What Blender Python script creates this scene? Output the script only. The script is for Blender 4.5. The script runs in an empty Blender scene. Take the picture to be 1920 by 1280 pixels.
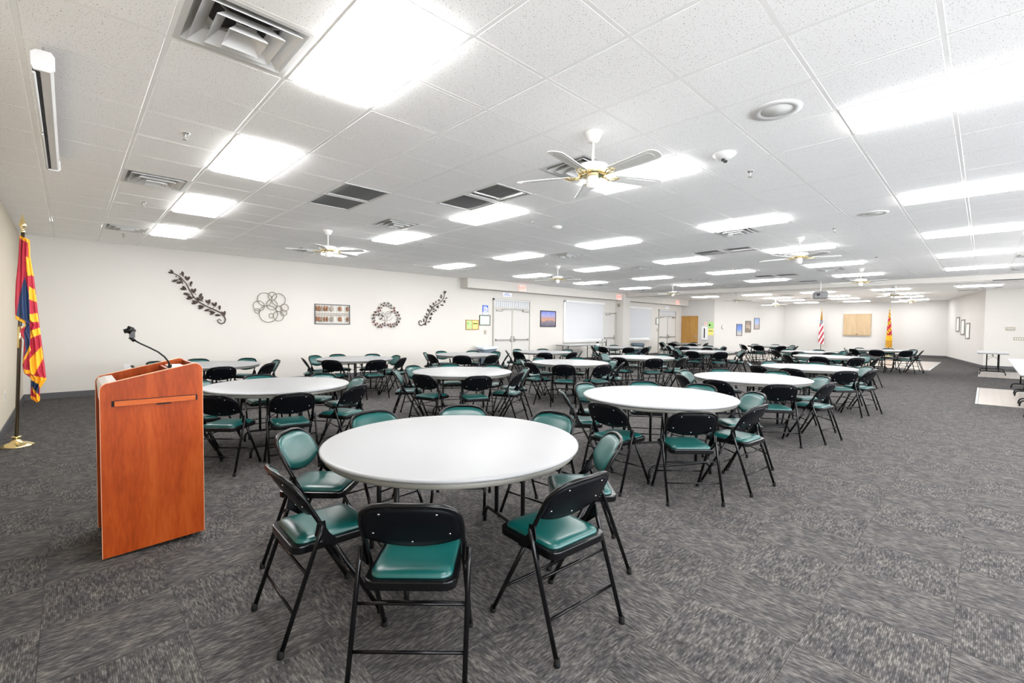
import bpy, bmesh, math, random
from mathutils import Vector, Matrix
random.seed(7)
PI = math.pi
C = bpy.context.scene
COL = C.collection
# ------------------------------------------------------------ camera, world, exposure
cam_d = bpy.data.cameras.new('camera'); cam_d.sensor_width = 36.0; cam_d.lens = 858.05/1920*36
cam_d.clip_start = 0.05; cam_d.clip_end = 200
cam = bpy.data.objects.new('camera', cam_d); COL.objects.link(cam)
_r = Vector((0.71885716, -0.69509802, 0.00911705)); _u = Vector((0.01585666, 0.0295075, 0.99943878)); _f = Vector((0.69497694, 0.71830916, -0.03223361))
cam.matrix_world = Matrix(((_r.x, _u.x, -_f.x, 0), (_r.y, _u.y, -_f.y, 0), (_r.z, _u.z, -_f.z, 1.450), (0, 0, 0, 1)))
C.camera = cam
w = bpy.data.worlds.new('world'); C.world = w; w.use_nodes = True
w.node_tree.nodes['Background'].inputs[0].default_value = (0.93, 0.96, 1.0, 1)
w.node_tree.nodes['Background'].inputs[1].default_value = 6.4
C.view_settings.view_transform = 'Standard'; C.view_settings.look = 'None'
C.view_settings.exposure = 1.15; C.view_settings.gamma = 1.0
C.view_settings.use_curve_mapping = False
C.cycles.max_bounces = 12; C.cycles.diffuse_bounces = 8; C.cycles.glossy_bounces = 4
C.cycles.sample_clamp_indirect = 4.0
LAMP = 13.0          # strength of the fluorescent ceiling panels
# ------------------------------------------------------------ helpers
H = 3.067; TT = 0.6096; GX = 0.4305; GY = 3.2541
XL = -0.63; YA = 12.34; XT = 25.7; XF = 33.3; YR = -9.0
def mat(name, col, rough=0.6, metal=0.0, spec=0.5, var=0.05, scale=8.0, bump=0.0, bscale=60.0, coat=0.0, stretch=None, emit=None, es=0.0):
    m = bpy.data.materials.new(name); m.use_nodes = True
    nt = m.node_tree; b = nt.nodes['Principled BSDF']
    b.inputs['Roughness'].default_value = rough; b.inputs['Metallic'].default_value = metal
    b.inputs['Specular IOR Level'].default_value = spec; b.inputs['Coat Weight'].default_value = coat
    tc = nt.nodes.new('ShaderNodeTexCoord'); mp = nt.nodes.new('ShaderNodeMapping')
    if stretch: mp.inputs['Scale'].default_value = stretch
    nt.links.new(tc.outputs['Object'], mp.inputs[0])
    nz = nt.nodes.new('ShaderNodeTexNoise'); nz.inputs['Scale'].default_value = scale; nz.inputs['Detail'].default_value = 4
    nt.links.new(mp.outputs[0], nz.inputs['Vector'])
    cr = nt.nodes.new('ShaderNodeValToRGB')
    lo = [max(0, c*(1-var)) for c in col]; hi = [min(1, c*(1+var)) for c in col]
    cr.color_ramp.elements[0].position = 0.3; cr.color_ramp.elements[1].position = 0.7
    cr.color_ramp.elements[0].color = (*lo, 1); cr.color_ramp.elements[1].color = (*hi, 1)
    nt.links.new(nz.outputs['Fac'], cr.inputs[0]); nt.links.new(cr.outputs[0], b.inputs['Base Color'])
    if bump:
        n2 = nt.nodes.new('ShaderNodeTexNoise'); n2.inputs['Scale'].default_value = bscale; n2.inputs['Detail'].default_value = 3
        nt.links.new(mp.outputs[0], n2.inputs['Vector'])
        bp = nt.nodes.new('ShaderNodeBump'); bp.inputs['Strength'].default_value = bump; bp.inputs['Distance'].default_value = 0.002
        nt.links.new(n2.outputs['Fac'], bp.inputs['Height']); nt.links.new(bp.outputs[0], b.inputs['Normal'])
    if emit:
        b.inputs['Emission Color'].default_value = (*emit, 1); b.inputs['Emission Strength'].default_value = es
    return m
def link(nt, a, b): nt.links.new(a, b)

class MB:
    def __init__(s): s.v = []; s.f = []; s.m = []; s.sm = []
    def add(s, vs, fs, mi=0, smooth=False):
        o = len(s.v); s.v += [tuple(v) for v in vs]
        for f in fs: s.f.append([i+o for i in f]); s.m.append(mi); s.sm.append(smooth)
    def box(s, x0, x1, y0, y1, z0, z1, mi=0, M=None):
        vs = [Vector((x, y, z)) for z in (z0, z1) for y in (y0, y1) for x in (x0, x1)]
        if M: vs = [M @ v for v in vs]
        s.add(vs, [(0,2,3,1),(4,5,7,6),(0,1,5,4),(2,6,7,3),(0,4,6,2),(1,3,7,5)], mi)
        return s
    def tube(s, path, r, seg=8, closed=False, mi=0, caps=True, smooth=True):
        P = [Vector(p) for p in path]; n = len(P); rings = []
        prev = None
        for i in range(n):
            if closed: t = P[(i+1) % n]-P[i-1]
            else: t = P[min(i+1, n-1)]-P[max(i-1, 0)]
            if t.length < 1e-9: t = Vector((0, 0, 1))
            t.normalize()
            if prev is None:
                a = Vector((0, 0, 1)) if abs(t.z) < 0.9 else Vector((1, 0, 0))
                nrm = t.cross(a).normalized()
            else:
                nrm = prev-t*prev.dot(t)
                if nrm.length < 1e-6: nrm = t.orthogonal()
                nrm.normalize()
            prev = nrm; bn = t.cross(nrm)
            rr = r[i] if isinstance(r, (list, tuple)) else r
            rings.append([P[i]+(nrm*math.cos(2*PI*k/seg)+bn*math.sin(2*PI*k/seg))*rr for k in range(seg)])
        vs = [v for ring in rings for v in ring]; fs = []
        m = n if closed else n-1
        for i in range(m):
            a = i*seg; b = ((i+1) % n)*seg
            for k in range(seg):
                k2 = (k+1) % seg; fs.append((a+k, a+k2, b+k2, b+k))
        s.add(vs, fs, mi, smooth)
        if caps and not closed:
            s.add(rings[0], [tuple(range(seg-1, -1, -1))], mi); s.add(rings[-1], [tuple(range(seg))], mi)
        return s
    def lathe(s, prof, c=(0, 0, 0), seg=24, mi=0, smooth=True, M=None):
        vs = []
        for (r, z) in prof:
            for k in range(seg):
                v = Vector((r*math.cos(2*PI*k/seg), r*math.sin(2*PI*k/seg), z))
                if M: v = M @ v
                vs.append(v+Vector(c))
        fs = []
        for i in range(len(prof)-1):
            for k in range(seg):
                k2 = (k+1) % seg; fs.append((i*seg+k, i*seg+k2, (i+1)*seg+k2, (i+1)*seg+k))
        s.add(vs, fs, mi, smooth)
        if prof[0][0] > 1e-6: s.add(vs[:seg], [tuple(range(seg-1, -1, -1))], mi)
        if prof[-1][0] > 1e-6: s.add(vs[-seg:], [tuple(range(seg))], mi)
        return s
    def prism(s, pts, d0, d1, axis='y', mi=0):
        """outline pts (a,b) extruded along axis from d0 to d1"""
        def P(a, b, d):
            return {'y': (a, d, b), 'x': (d, a, b), 'z': (a, b, d)}[axis]
        n = len(pts)
        vs = [P(a, b, d0) for a, b in pts]+[P(a, b, d1) for a, b in pts]
        fs = [tuple(range(n-1, -1, -1)), tuple(range(n, 2*n))]+[(i, (i+1) % n, n+(i+1) % n, n+i) for i in range(n)]
        s.add(vs, fs, mi); return s
    def build(s, name, mats, parent=None, bevel=0, loc=None):
        me = bpy.data.meshes.new(name); me.from_pydata(s.v, [], s.f)
        for m in (mats if isinstance(mats, (list, tuple)) else [mats]): me.materials.append(m)
        me.polygons.foreach_set('material_index', s.m); me.polygons.foreach_set('use_smooth', s.sm)
        bm = bmesh.new(); bm.from_mesh(me)
        bmesh.ops.remove_doubles(bm, verts=bm.verts, dist=1e-5)
        bmesh.ops.recalc_face_normals(bm, faces=bm.faces)
        if bevel:
            es = [e for e in bm.edges if len(e.link_faces) == 2 and e.calc_face_angle(0) > 0.6]
            bmesh.ops.bevel(bm, geom=es, offset=bevel, segments=2, affect='EDGES', profile=0.6)
        bm.to_mesh(me); bm.free(); me.update()
        o = bpy.data.objects.new(name, me); COL.objects.link(o)
        if parent: o.parent = parent
        if loc: o.location = loc
        return o
def thing(name, label, cat, loc=(0, 0, 0), rz=0, group=None):
    o = bpy.data.objects.new(name, None); COL.objects.link(o); o.empty_display_size = 0.1
    o.location = loc; o.rotation_euler = (0, 0, rz); o['label'] = label; o['category'] = cat
    if group: o['group'] = group
    return o
def tag(o, label, cat, group=None):
    o['label'] = label; o['category'] = cat
    if group: o['group'] = group
    return o
def struct(o): o['kind'] = 'structure'; return o
def sroot(name, loc=(0, 0, 0), rz=0):
    o = bpy.data.objects.new(name, None); COL.objects.link(o); o.location = loc; o.rotation_euler = (0, 0, rz)
    o['kind'] = 'structure'; return o
def dup(root, loc=None, rz=None, label=None, group=None):
    r = root.copy(); COL.objects.link(r)
    if loc is not None: r.location = loc
    if rz is not None: r.rotation_euler = (0, 0, rz)
    if label: r['label'] = label
    if group: r['group'] = group
    for ch in list(root.children):
        c = ch.copy(); COL.objects.link(c); c.parent = r
        for g in list(ch.children):
            d = g.copy(); COL.objects.link(d); d.parent = c
    return r
def text_ob(s, size, m, parent, loc, rot, name='lettering', depth=0.002):
    cu = bpy.data.curves.new('t', 'FONT'); cu.body = s; cu.size = size; cu.extrude = depth; cu.align_x = 'CENTER'; cu.align_y = 'CENTER'
    t = bpy.data.objects.new('t', cu); COL.objects.link(t)
    bpy.context.view_layer.update()
    me = bpy.data.meshes.new_from_object(t.evaluated_get(bpy.context.evaluated_depsgraph_get()))
    bpy.data.objects.remove(t); me.materials.clear(); me.materials.append(m)
    o = bpy.data.objects.new(name, me); COL.objects.link(o); o.parent = parent; o.location = loc; o.rotation_euler = rot
    return o
def rrect(w, h, r, n=5, cx=0, cy=0):
    out = []
    for (sx, sy, a0) in ((1, 1, 0), (-1, 1, PI/2), (-1, -1, PI), (1, -1, 1.5*PI)):
        for k in range(n+1):
            a = a0+PI/2*k/n
            out.append((cx+sx*(w/2-r)+r*math.cos(a), cy+sy*(h/2-r)+r*math.sin(a)))
    return out
ORD = ['first', 'second', 'third', 'fourth', 'fifth', 'sixth', 'seventh', 'eighth', 'ninth', 'tenth', 'eleventh']

# ------------------------------------------------------------ materials
M = {}
M['wall'] = mat('wall_paint', (0.57, 0.546, 0.508), 0.85, var=0.012, scale=1.5, bump=0.25, bscale=90)
M['wallf'] = mat('wall_paint_stage_bright', (0.59, 0.575, 0.552), 0.85, var=0.012, scale=1.5, bump=0.25, bscale=90)  # wall paint lightened; brighter light at the stage end is put into the colour
M['wallw'] = mat('wall_paint_dim_cream', (0.52, 0.465, 0.372), 0.85, var=0.012, scale=1.5, bump=0.25, bscale=90)  # left wall's weaker light put into the colour: darker, creamier than the other walls
M['base'] = mat('baseboard_vinyl', (0.068, 0.066, 0.072), 0.45, var=0.05)
M['white'] = mat('white_painted_metal', (0.66, 0.66, 0.655), 0.4, var=0.01)
M['grid'] = mat('ceiling_tee_metal', (0.90, 0.898, 0.89), 0.5, var=0.01)
M['trimw'] = mat('white_door_paint', (0.535, 0.52, 0.495), 0.5, var=0.01)
M['dframe'] = mat('door_frame_paint', (0.46, 0.44, 0.40), 0.5, var=0.02)
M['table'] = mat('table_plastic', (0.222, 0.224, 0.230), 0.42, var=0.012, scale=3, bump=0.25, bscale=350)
M['tablew'] = mat('long_table_plastic_bright', (0.46, 0.463, 0.47), 0.42, var=0.012, scale=3, bump=0.25, bscale=350)  # paler than the round tables' plastic, to make up for weaker light there
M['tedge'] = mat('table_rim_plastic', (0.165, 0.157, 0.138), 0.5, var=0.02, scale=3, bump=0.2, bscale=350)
M['black'] = mat('black_gloss_metal', (0.0025, 0.0025, 0.003), 0.22, spec=0.22, var=0.1)
M['blackm'] = mat('black_matte_plastic', (0.004, 0.004, 0.0045), 0.4, spec=0.2, var=0.1)
M['rubber'] = mat('black_rubber', (0.004, 0.004, 0.004), 0.7, spec=0.15, var=0.1)
M['green'] = mat('green_vinyl', (0.001, 0.056, 0.052), 0.32, spec=0.5, var=0.08, scale=5, bump=0.10, bscale=260)
M['chrome'] = mat('chrome', (0.75, 0.75, 0.75), 0.2, metal=1.0, var=0.03)
M['steel'] = mat('brushed_steel', (0.42, 0.41, 0.39), 0.4, metal=0.8, var=0.06)
M['brass'] = mat('polished_brass', (0.86, 0.70, 0.36), 0.18, metal=1.0, var=0.04)
M['wfan'] = mat('fan_white', (0.74, 0.74, 0.725), 0.35, var=0.01)
M['cane'] = mat('fan_cane_inset', (0.70, 0.70, 0.68), 0.6, var=0.03)
M['duct'] = mat('dark_duct', (0.03, 0.03, 0.03), 0.8)
M['grille'] = mat('grey_grille', (0.20, 0.20, 0.195), 0.7)
M['panelb'] = mat('black_satin_panel', (0.0025, 0.0028, 0.004), 0.4, spec=0.08)
M['bronze'] = mat('dark_bronze_metal', (0.075, 0.05, 0.04), 0.5, metal=0.5, var=0.25, scale=30)
M['wire'] = mat('antique_wire', (0.22, 0.19, 0.15), 0.5, metal=0.5, var=0.25, scale=12)
M['copper'] = mat('copper_leaf', (0.20, 0.085, 0.035), 0.5, metal=0.3, var=0.6, scale=25)
M['rose'] = mat('rose_metal', (0.20, 0.09, 0.075), 0.5, metal=0.3, var=0.6, scale=14)
M['bin'] = mat('bin_plastic', (0.12, 0.16, 0.20), 0.5, var=0.1)
M['bag'] = mat('bag_film', (0.55, 0.60, 0.68), 0.35, var=0.25, scale=20)
M['blind'] = mat('blind_vinyl', (0.53, 0.535, 0.55), 0.5, var=0.015, scale=3)
M['vinylf'] = mat('pale_floor_vinyl', (0.37, 0.335, 0.30), 0.25, var=0.06, scale=3, stretch=(1, 8, 1))
M['strip'] = mat('aluminium_strip', (0.50, 0.52, 0.52), 0.4, metal=0.6)
M['redf'] = mat('flag_red', (0.42, 0.012, 0.035), 0.55, var=0.12, scale=12)
M['goldf'] = mat('flag_gold', (0.85, 0.42, 0.015), 0.6, var=0.08, scale=12)
M['bluef'] = mat('flag_blue', (0.010, 0.032, 0.10), 0.6, var=0.12, scale=12)
M['whitef'] = mat('flag_white', (0.75, 0.74, 0.74), 0.6, var=0.03)
M['blackf'] = mat('flag_black', (0.02, 0.018, 0.015), 0.6)
M['pole'] = mat('dark_wood_pole', (0.035, 0.024, 0.014), 0.35, var=0.2)
M['proj'] = mat('projector_grey', (0.13, 0.13, 0.135), 0.5, var=0.15, scale=20)
M['red'] = mat('exit_red', (0.75, 0.08, 0.06), 0.5, emit=(1, 0.12, 0.09), es=0.5)
M['exitw'] = mat('exit_face', (0.85, 0.55, 0.5), 0.5, emit=(1, 0.5, 0.45), es=0.25)
M['paper'] = mat('paper', (0.82, 0.83, 0.84), 0.7)
M['pgreen'] = mat('green_paper', (0.42, 0.72, 0.25), 0.7)
M['pyellow'] = mat('yellow_paper', (0.85, 0.80, 0.22), 0.7)
M['ink'] = mat('ink', (0.02, 0.018, 0.018), 0.9, spec=0.05)
M['blue'] = mat('sign_blue', (0.05, 0.12, 0.50), 0.5)
M['oakf'] = mat('oak_frame', (0.36, 0.20, 0.07), 0.5, var=0.2)
M['dgreen'] = mat('dark_green_frame', (0.02, 0.045, 0.025), 0.4)
M['pmint'] = mat('mint_mat', (0.62, 0.75, 0.58), 0.7)
M['sage'] = mat('sage_print', (0.72, 0.72, 0.68), 0.7)
M['frameb'] = mat('black_frame', (0.03, 0.03, 0.04), 0.4)
M['frameg'] = mat('grey_frame', (0.16, 0.15, 0.15), 0.4)
M['beige'] = mat('beige_plastic', (0.36, 0.32, 0.255), 0.5)
M['leather'] = mat('grey_pad', (0.50, 0.48, 0.47), 0.4)

def wood(name, dark, mid, light, zs, rough=0.35):
    m = bpy.data.materials.new(name); m.use_nodes = True; nt = m.node_tree; b = nt.nodes['Principled BSDF']
    tc = nt.nodes.new('ShaderNodeTexCoord'); mp = nt.nodes.new('ShaderNodeMapping'); mp.inputs['Scale'].default_value = zs
    link(nt, tc.outputs['Object'], mp.inputs[0])
    n1 = nt.nodes.new('ShaderNodeTexNoise'); n1.inputs['Scale'].default_value = 2.2; n1.inputs['Detail'].default_value = 3; n1.inputs['Distortion'].default_value = 1.2
    n2 = nt.nodes.new('ShaderNodeTexNoise'); n2.inputs['Scale'].default_value = 22; n2.inputs['Detail'].default_value = 6; n2.inputs['Distortion'].default_value = 0.6
    link(nt, mp.outputs[0], n1.inputs[0]); link(nt, mp.outputs[0], n2.inputs[0])
    mx = nt.nodes.new('ShaderNodeMix'); mx.data_type = 'FLOAT'; mx.inputs[0].default_value = 0.38
    link(nt, n1.outputs['Fac'], mx.inputs[2]); link(nt, n2.outputs['Fac'], mx.inputs[3])
    cr = nt.nodes.new('ShaderNodeValToRGB'); e = cr.color_ramp.elements
    e[0].position = 0.33; e[0].color = (*dark, 1); e[1].position = 0.68; e[1].color = (*light, 1)
    k = e.new(0.5); k.color = (*mid, 1)
    link(nt, mx.outputs[0], cr.inputs[0]); link(nt, cr.outputs[0], b.inputs['Base Color'])
    b.inputs['Roughness'].default_value = rough; b.inputs['Specular IOR Level'].default_value = 0.12
    return m
M['cherry'] = wood('cherry_laminate', (0.165, 0.022, 0.002), (0.235, 0.036, 0.004), (0.29, 0.056, 0.008), (3.0, 3.0, 0.45))
M['cherryd'] = wood('cherry_inner', (0.13, 0.022, 0.008), (0.19, 0.03, 0.01), (0.25, 0.05, 0.016), (3.0, 3.0, 0.45))
M['cherryl'] = wood('cherry_shelf', (0.24, 0.045, 0.008), (0.32, 0.065, 0.012), (0.38, 0.09, 0.018), (0.6, 3.0, 6.0))
M['cedge'] = mat('pale_edge_band', (0.62, 0.34, 0.20), 0.4, var=0.06)
M['oak'] = wood('oak_door_veneer', (0.36, 0.18, 0.045), (0.44, 0.24, 0.07), (0.50, 0.29, 0.10), (6, 6, 0.5), 0.45)
M['maple'] = wood('maple_veneer', (0.43, 0.31, 0.185), (0.48, 0.355, 0.22), (0.52, 0.395, 0.255), (4, 4, 0.4), 0.45)

def tile_material():
    m = bpy.data.materials.new('mineral_fibre_tile'); m.use_nodes = True; nt = m.node_tree; b = nt.nodes['Principled BSDF']
    b.inputs['Roughness'].default_value = 0.9; b.inputs['Specular IOR Level'].default_value = 0.2
    g = nt.nodes.new('ShaderNodeNewGeometry')
    n = nt.nodes.new('ShaderNodeTexNoise'); n.inputs['Scale'].default_value = 120; n.inputs['Detail'].default_value = 1.0
    link(nt, g.outputs['Position'], n.inputs['Vector'])
    n2 = nt.nodes.new('ShaderNodeTexVoronoi'); n2.inputs['Scale'].default_value = 60
    link(nt, g.outputs['Position'], n2.inputs['Vector'])
    cr = nt.nodes.new('ShaderNodeValToRGB'); e = cr.color_ramp.elements
    e[0].position = 0.27; e[0].color = (0.40, 0.39, 0.37, 1); e[1].position = 0.36; e[1].color = (0.985, 0.985, 0.985, 1)
    link(nt, n.outputs['Fac'], cr.inputs[0])
    c2 = nt.nodes.new('ShaderNodeValToRGB'); e = c2.color_ramp.elements
    e[0].position = 0.07; e[0].color = (0.45, 0.44, 0.42, 1); e[1].position = 0.13; e[1].color = (1, 1, 1, 1)
    link(nt, n2.outputs['Distance'], c2.inputs[0])
    mx = nt.nodes.new('ShaderNodeMix'); mx.data_type = 'RGBA'; mx.blend_type = 'MULTIPLY'; mx.inputs[0].default_value = 0.45
    link(nt, cr.outputs[0], mx.inputs[6]); link(nt, c2.outputs[0], mx.inputs[7])
    link(nt, mx.outputs[2], b.inputs['Base Color'])
    return m
M['tile'] = tile_material()
def carpet_material(name, uv):
    m = bpy.data.materials.new(name); m.use_nodes = True; nt = m.node_tree; b = nt.nodes['Principled BSDF']
    b.inputs['Roughness'].default_value = 0.95; b.inputs['Specular IOR Level'].default_value = 0.15
    tc = nt.nodes.new('ShaderNodeTexCoord')
    if uv: src = tc.outputs['UV']
    else:
        oi = nt.nodes.new('ShaderNodeObjectInfo'); ad = nt.nodes.new('ShaderNodeVectorMath'); ad.operation = 'MULTIPLY_ADD'
        ad.inputs[1].default_value = (1, 1, 1)
        ml = nt.nodes.new('ShaderNodeMath'); ml.operation = 'MULTIPLY'; ml.inputs[1].default_value = 37.0
        link(nt, oi.outputs['Random'], ml.inputs[0]); link(nt, tc.outputs['Object'], ad.inputs[0])
        cx = nt.nodes.new('ShaderNodeCombineXYZ'); link(nt, ml.outputs[0], cx.inputs[0]); link(nt, ml.outputs[0], cx.inputs[1])
        link(nt, cx.outputs[0], ad.inputs[2]); src = ad.outputs[0]
    def noise(sc, scale, det):
        mp = nt.nodes.new('ShaderNodeMapping'); mp.inputs['Scale'].default_value = sc; link(nt, src, mp.inputs[0])
        n = nt.nodes.new('ShaderNodeTexNoise'); n.inputs['Scale'].default_value = scale; n.inputs['Detail'].default_value = det
        link(nt, mp.outputs[0], n.inputs['Vector']); return n.outputs['Fac']
    sp = nt.nodes.new('ShaderNodeSeparateXYZ'); link(nt, src, sp.inputs[0])
    def lines(pitch, along, det):
        dv = nt.nodes.new('ShaderNodeMath'); dv.operation = 'DIVIDE'; dv.inputs[1].default_value = pitch; link(nt, sp.outputs[1], dv.inputs[0])
        fl_ = nt.nodes.new('ShaderNodeMath'); fl_.operation = 'FLOOR'; link(nt, dv.outputs[0], fl_.inputs[0])
        sc_ = nt.nodes.new('ShaderNodeMath'); sc_.operation = 'MULTIPLY'; sc_.inputs[1].default_value = 7.31; link(nt, fl_.outputs[0], sc_.inputs[0])
        sx_ = nt.nodes.new('ShaderNodeMath'); sx_.operation = 'MULTIPLY'; sx_.inputs[1].default_value = along; link(nt, sp.outputs[0], sx_.inputs[0])
        cb = nt.nodes.new('ShaderNodeCombineXYZ'); link(nt, sx_.outputs[0], cb.inputs[0]); link(nt, sc_.outputs[0], cb.inputs[1])
        n = nt.nodes.new('ShaderNodeTexNoise'); n.inputs['Scale'].default_value = 1.0; n.inputs['Detail'].default_value = det
        link(nt, cb.outputs[0], n.inputs['Vector']); return n.outputs['Fac'], dv.outputs[0]
    a1, d1 = lines(.0078, 20, 1)          # broken pale threads, one row every 8.5 mm
    a2, d2 = lines(.0031, 45, 2)          # finer yarn rows between them
    fr = nt.nodes.new('ShaderNodeMath'); fr.operation = 'PINGPONG'; fr.inputs[1].default_value = 0.5; link(nt, d1, fr.inputs[0])
    m1 = nt.nodes.new('ShaderNodeMath'); m1.operation = 'MULTIPLY_ADD'; m1.inputs[1].default_value = 0.30; link(nt, fr.outputs[0], m1.inputs[0]); link(nt, a1, m1.inputs[2])
    m2 = nt.nodes.new('ShaderNodeMath'); m2.operation = 'MULTIPLY_ADD'; m2.inputs[1].default_value = 0.55; link(nt, a2, m2.inputs[0]); link(nt, m1.outputs[0], m2.inputs[2])
    m3 = nt.nodes.new('ShaderNodeMath'); m3.operation = 'MULTIPLY_ADD'; m3.inputs[1].default_value = 0.50; m3.inputs[2].default_value = 0.095; link(nt, m2.outputs[0], m3.inputs[0])
    a = m3.outputs[0]
    c = noise((1, 1, 1), 8, 2)            # cloudy tone blocks
    d = noise((1, 1, 1), 330, 1)          # pile
    cr = nt.nodes.new('ShaderNodeValToRGB'); e = cr.color_ramp.elements
    e[0].position = 0.40; e[0].color = (0.0255, 0.025, 0.026, 1); e[1].position = 0.66; e[1].color = (0.148, 0.140, 0.131, 1)
    k = e.new(0.52); k.color = (0.063, 0.060, 0.059, 1)
    link(nt, a, cr.inputs[0])
    c2 = nt.nodes.new('ShaderNodeValToRGB'); e = c2.color_ramp.elements
    e[0].position = 0.38; e[0].color = (0.74, 0.74, 0.77, 1); e[1].position = 0.62; e[1].color = (1.05, 1.03, 1.0, 1)
    link(nt, c, c2.inputs[0])
    c3 = nt.nodes.new('ShaderNodeValToRGB'); e = c3.color_ramp.elements
    e[0].position = 0.3; e[0].color = (0.6, 0.6, 0.6, 1); e[1].position = 0.7; e[1].color = (1.4, 1.4, 1.4, 1)
    link(nt, d, c3.inputs[0])
    mx = nt.nodes.new('ShaderNodeMix'); mx.data_type = 'RGBA'; mx.blend_type = 'MULTIPLY'; mx.inputs[0].default_value = 1
    link(nt, cr.outputs[0], mx.inputs[6]); link(nt, c2.outputs[0], mx.inputs[7])
    mx2 = nt.nodes.new('ShaderNodeMix'); mx2.data_type = 'RGBA'; mx2.blend_type = 'MULTIPLY'; mx2.inputs[0].default_value = 0.8
    link(nt, mx.outputs[2], mx2.inputs[6]); link(nt, c3.outputs[0], mx2.inputs[7])
    link(nt, mx2.outputs[2], b.inputs['Base Color'])
    return m
M['carpet'] = carpet_material('carpet_tile_pile', False)
M['carpetf'] = carpet_material('carpet_field_pile', True)
M['lamp'] = mat('lamp_diffuser', (0.9, 0.9, 0.9), 0.5, emit=(1.0, 0.995, 0.985), es=LAMP)
M['glass'] = mat('daylit_pane', (0.8, 0.85, 0.9), 0.1, emit=(0.9, 0.95, 1.0), es=0.7)

# ---- traced outlines of the wall art and the flag, in metres (x, z)
STEM1 = [(1.649,2.548),(1.764,2.481),(1.87,2.346),(1.933,2.207),(2.006,2.055),(2.117,1.933),(2.26,1.847),(2.407,1.778),(2.524,1.713),(2.594,1.633),(2.62,1.558),(2.598,1.488),(2.532,1.456),(2.473,1.493),(2.463,1.543),(2.495,1.568),(2.533,1.525)]
LEAF1 = [(1.649,2.548,1.593,2.619),(1.649,2.548,1.554,2.557),(1.818,2.479,1.806,2.603),(1.895,2.402,1.857,2.506),(1.895,2.402,1.936,2.501),(1.807,2.377,1.739,2.455),(1.821,2.373,1.695,2.34),(1.734,2.413,1.623,2.364),(1.939,2.291,1.98,2.396),(2.012,2.128,1.968,2.233),(2.012,2.128,2.044,2.244),(1.878,2.204,1.801,2.282),(1.878,2.204,1.761,2.22),(1.947,2.1,1.818,2.117),(1.991,2.012,1.892,2.079),(1.991,2.012,1.866,2.012),(2.086,1.925,1.975,1.969),(2.086,1.925,1.964,1.902),(2.137,1.964,2.062,2.046),(2.107,2.024,2.16,2.142),(2.137,1.964,2.18,2.076),(2.302,1.904,2.23,1.993),(2.302,1.904,2.309,2.015),(2.418,1.847,2.35,1.943),(2.418,1.847,2.435,1.959),(2.208,1.839,2.085,1.859),(2.208,1.839,2.089,1.792),(2.322,1.788,2.207,1.747),(2.417,1.716,2.296,1.744),(2.417,1.716,2.305,1.67),(2.534,1.657,2.405,1.654),(2.503,1.769,2.504,1.887),(2.599,1.646,2.529,1.738),(2.599,1.646,2.606,1.759)]
BERRY1 = [(1.765,2.532),(1.694,2.477),(1.809,2.338),(1.959,2.289),(2.045,2.111),(2.168,1.966),(2.279,1.885),(2.381,1.827),(1.991,2.04),(2.076,1.937)]
STEM2 = [(8.825,2.498),(8.811,2.394),(8.762,2.31),(8.624,2.19),(8.419,2.09),(8.325,1.985),(8.232,1.847),(8.179,1.722),(8.126,1.609),(8.087,1.53),(8.009,1.49),(7.944,1.462),(7.872,1.5),(7.853,1.572),(7.904,1.622),(7.956,1.595),(7.937,1.551)]
LEAF2 = [(8.825,2.498,8.817,2.607),(8.825,2.498,8.888,2.6),(8.734,2.39,8.671,2.478),(8.727,2.343,8.657,2.409),(8.847,2.355,8.939,2.377),(8.777,2.265,8.861,2.286),(8.777,2.254,8.868,2.223),(8.596,2.245,8.589,2.319),(8.61,2.258,8.637,2.305),(8.487,2.178,8.493,2.264),(8.398,2.118,8.385,2.208),(8.398,2.118,8.432,2.181),(8.666,2.151,8.784,2.121),(8.501,2.071,8.611,2.103),(8.501,2.071,8.604,2.034),(8.318,2.013,8.257,2.118),(8.318,2.013,8.331,2.098),(8.352,1.963,8.44,2.023),(8.365,1.941,8.447,1.904),(8.433,1.989,8.522,1.935),(8.218,1.897,8.171,1.997),(8.218,1.897,8.242,1.988),(8.272,1.803,8.345,1.878),(8.272,1.803,8.373,1.823),(8.165,1.778,8.119,1.866),(8.126,1.688,8.06,1.77),(8.126,1.688,8.139,1.761),(8.232,1.678,8.319,1.736),(8.232,1.678,8.326,1.674),(8.035,1.558,8.028,1.686),(8.153,1.576,8.266,1.591),(8.035,1.496,8.133,1.542),(8.035,1.496,8.137,1.488)]
RINGS = [(3.46,2.067,0.161),(3.633,2.155,0.097),(3.776,2.069,0.157),(3.329,1.902,0.124),(3.54,1.713,0.208),(3.293,1.781,0.056),(3.608,1.671,0.054),(3.625,1.938,0.124),(3.912,1.878,0.094),(3.785,1.851,0.072),(3.895,1.748,0.074),(3.77,1.665,0.121)]
FLOWERS = [(6.669,2.108),(6.792,2.109),(6.888,2.048),(6.985,1.974),(6.999,1.896),(7.097,1.846),(7.151,1.769),(7.181,1.664),(7.147,1.566),(7.073,1.482),(6.985,1.433),(6.879,1.424),(6.793,1.471),(6.674,1.457),(6.576,1.413),(6.478,1.413),(6.391,1.475),(6.327,1.555),(6.309,1.656),(6.328,1.753),(6.391,1.835),(6.474,1.863),(6.497,1.965),(6.576,2.062),(6.651,2.031),(6.726,2.042),(6.811,2.019),(6.878,1.97),(6.917,1.867),(7.014,1.826),(7.063,1.758),(7.102,1.689),(7.102,1.627),(7.063,1.557),(7.014,1.512),(6.937,1.494),(6.86,1.493),(6.674,1.525),(6.613,1.49),(6.529,1.464),(6.446,1.514),(6.355,1.598),(6.355,1.674),(6.401,1.759),(6.511,1.796),(6.539,1.89),(6.576,1.968),(6.576,1.763),(6.623,1.722),(6.576,1.661),(6.483,1.753),(6.539,1.643)]
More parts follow.
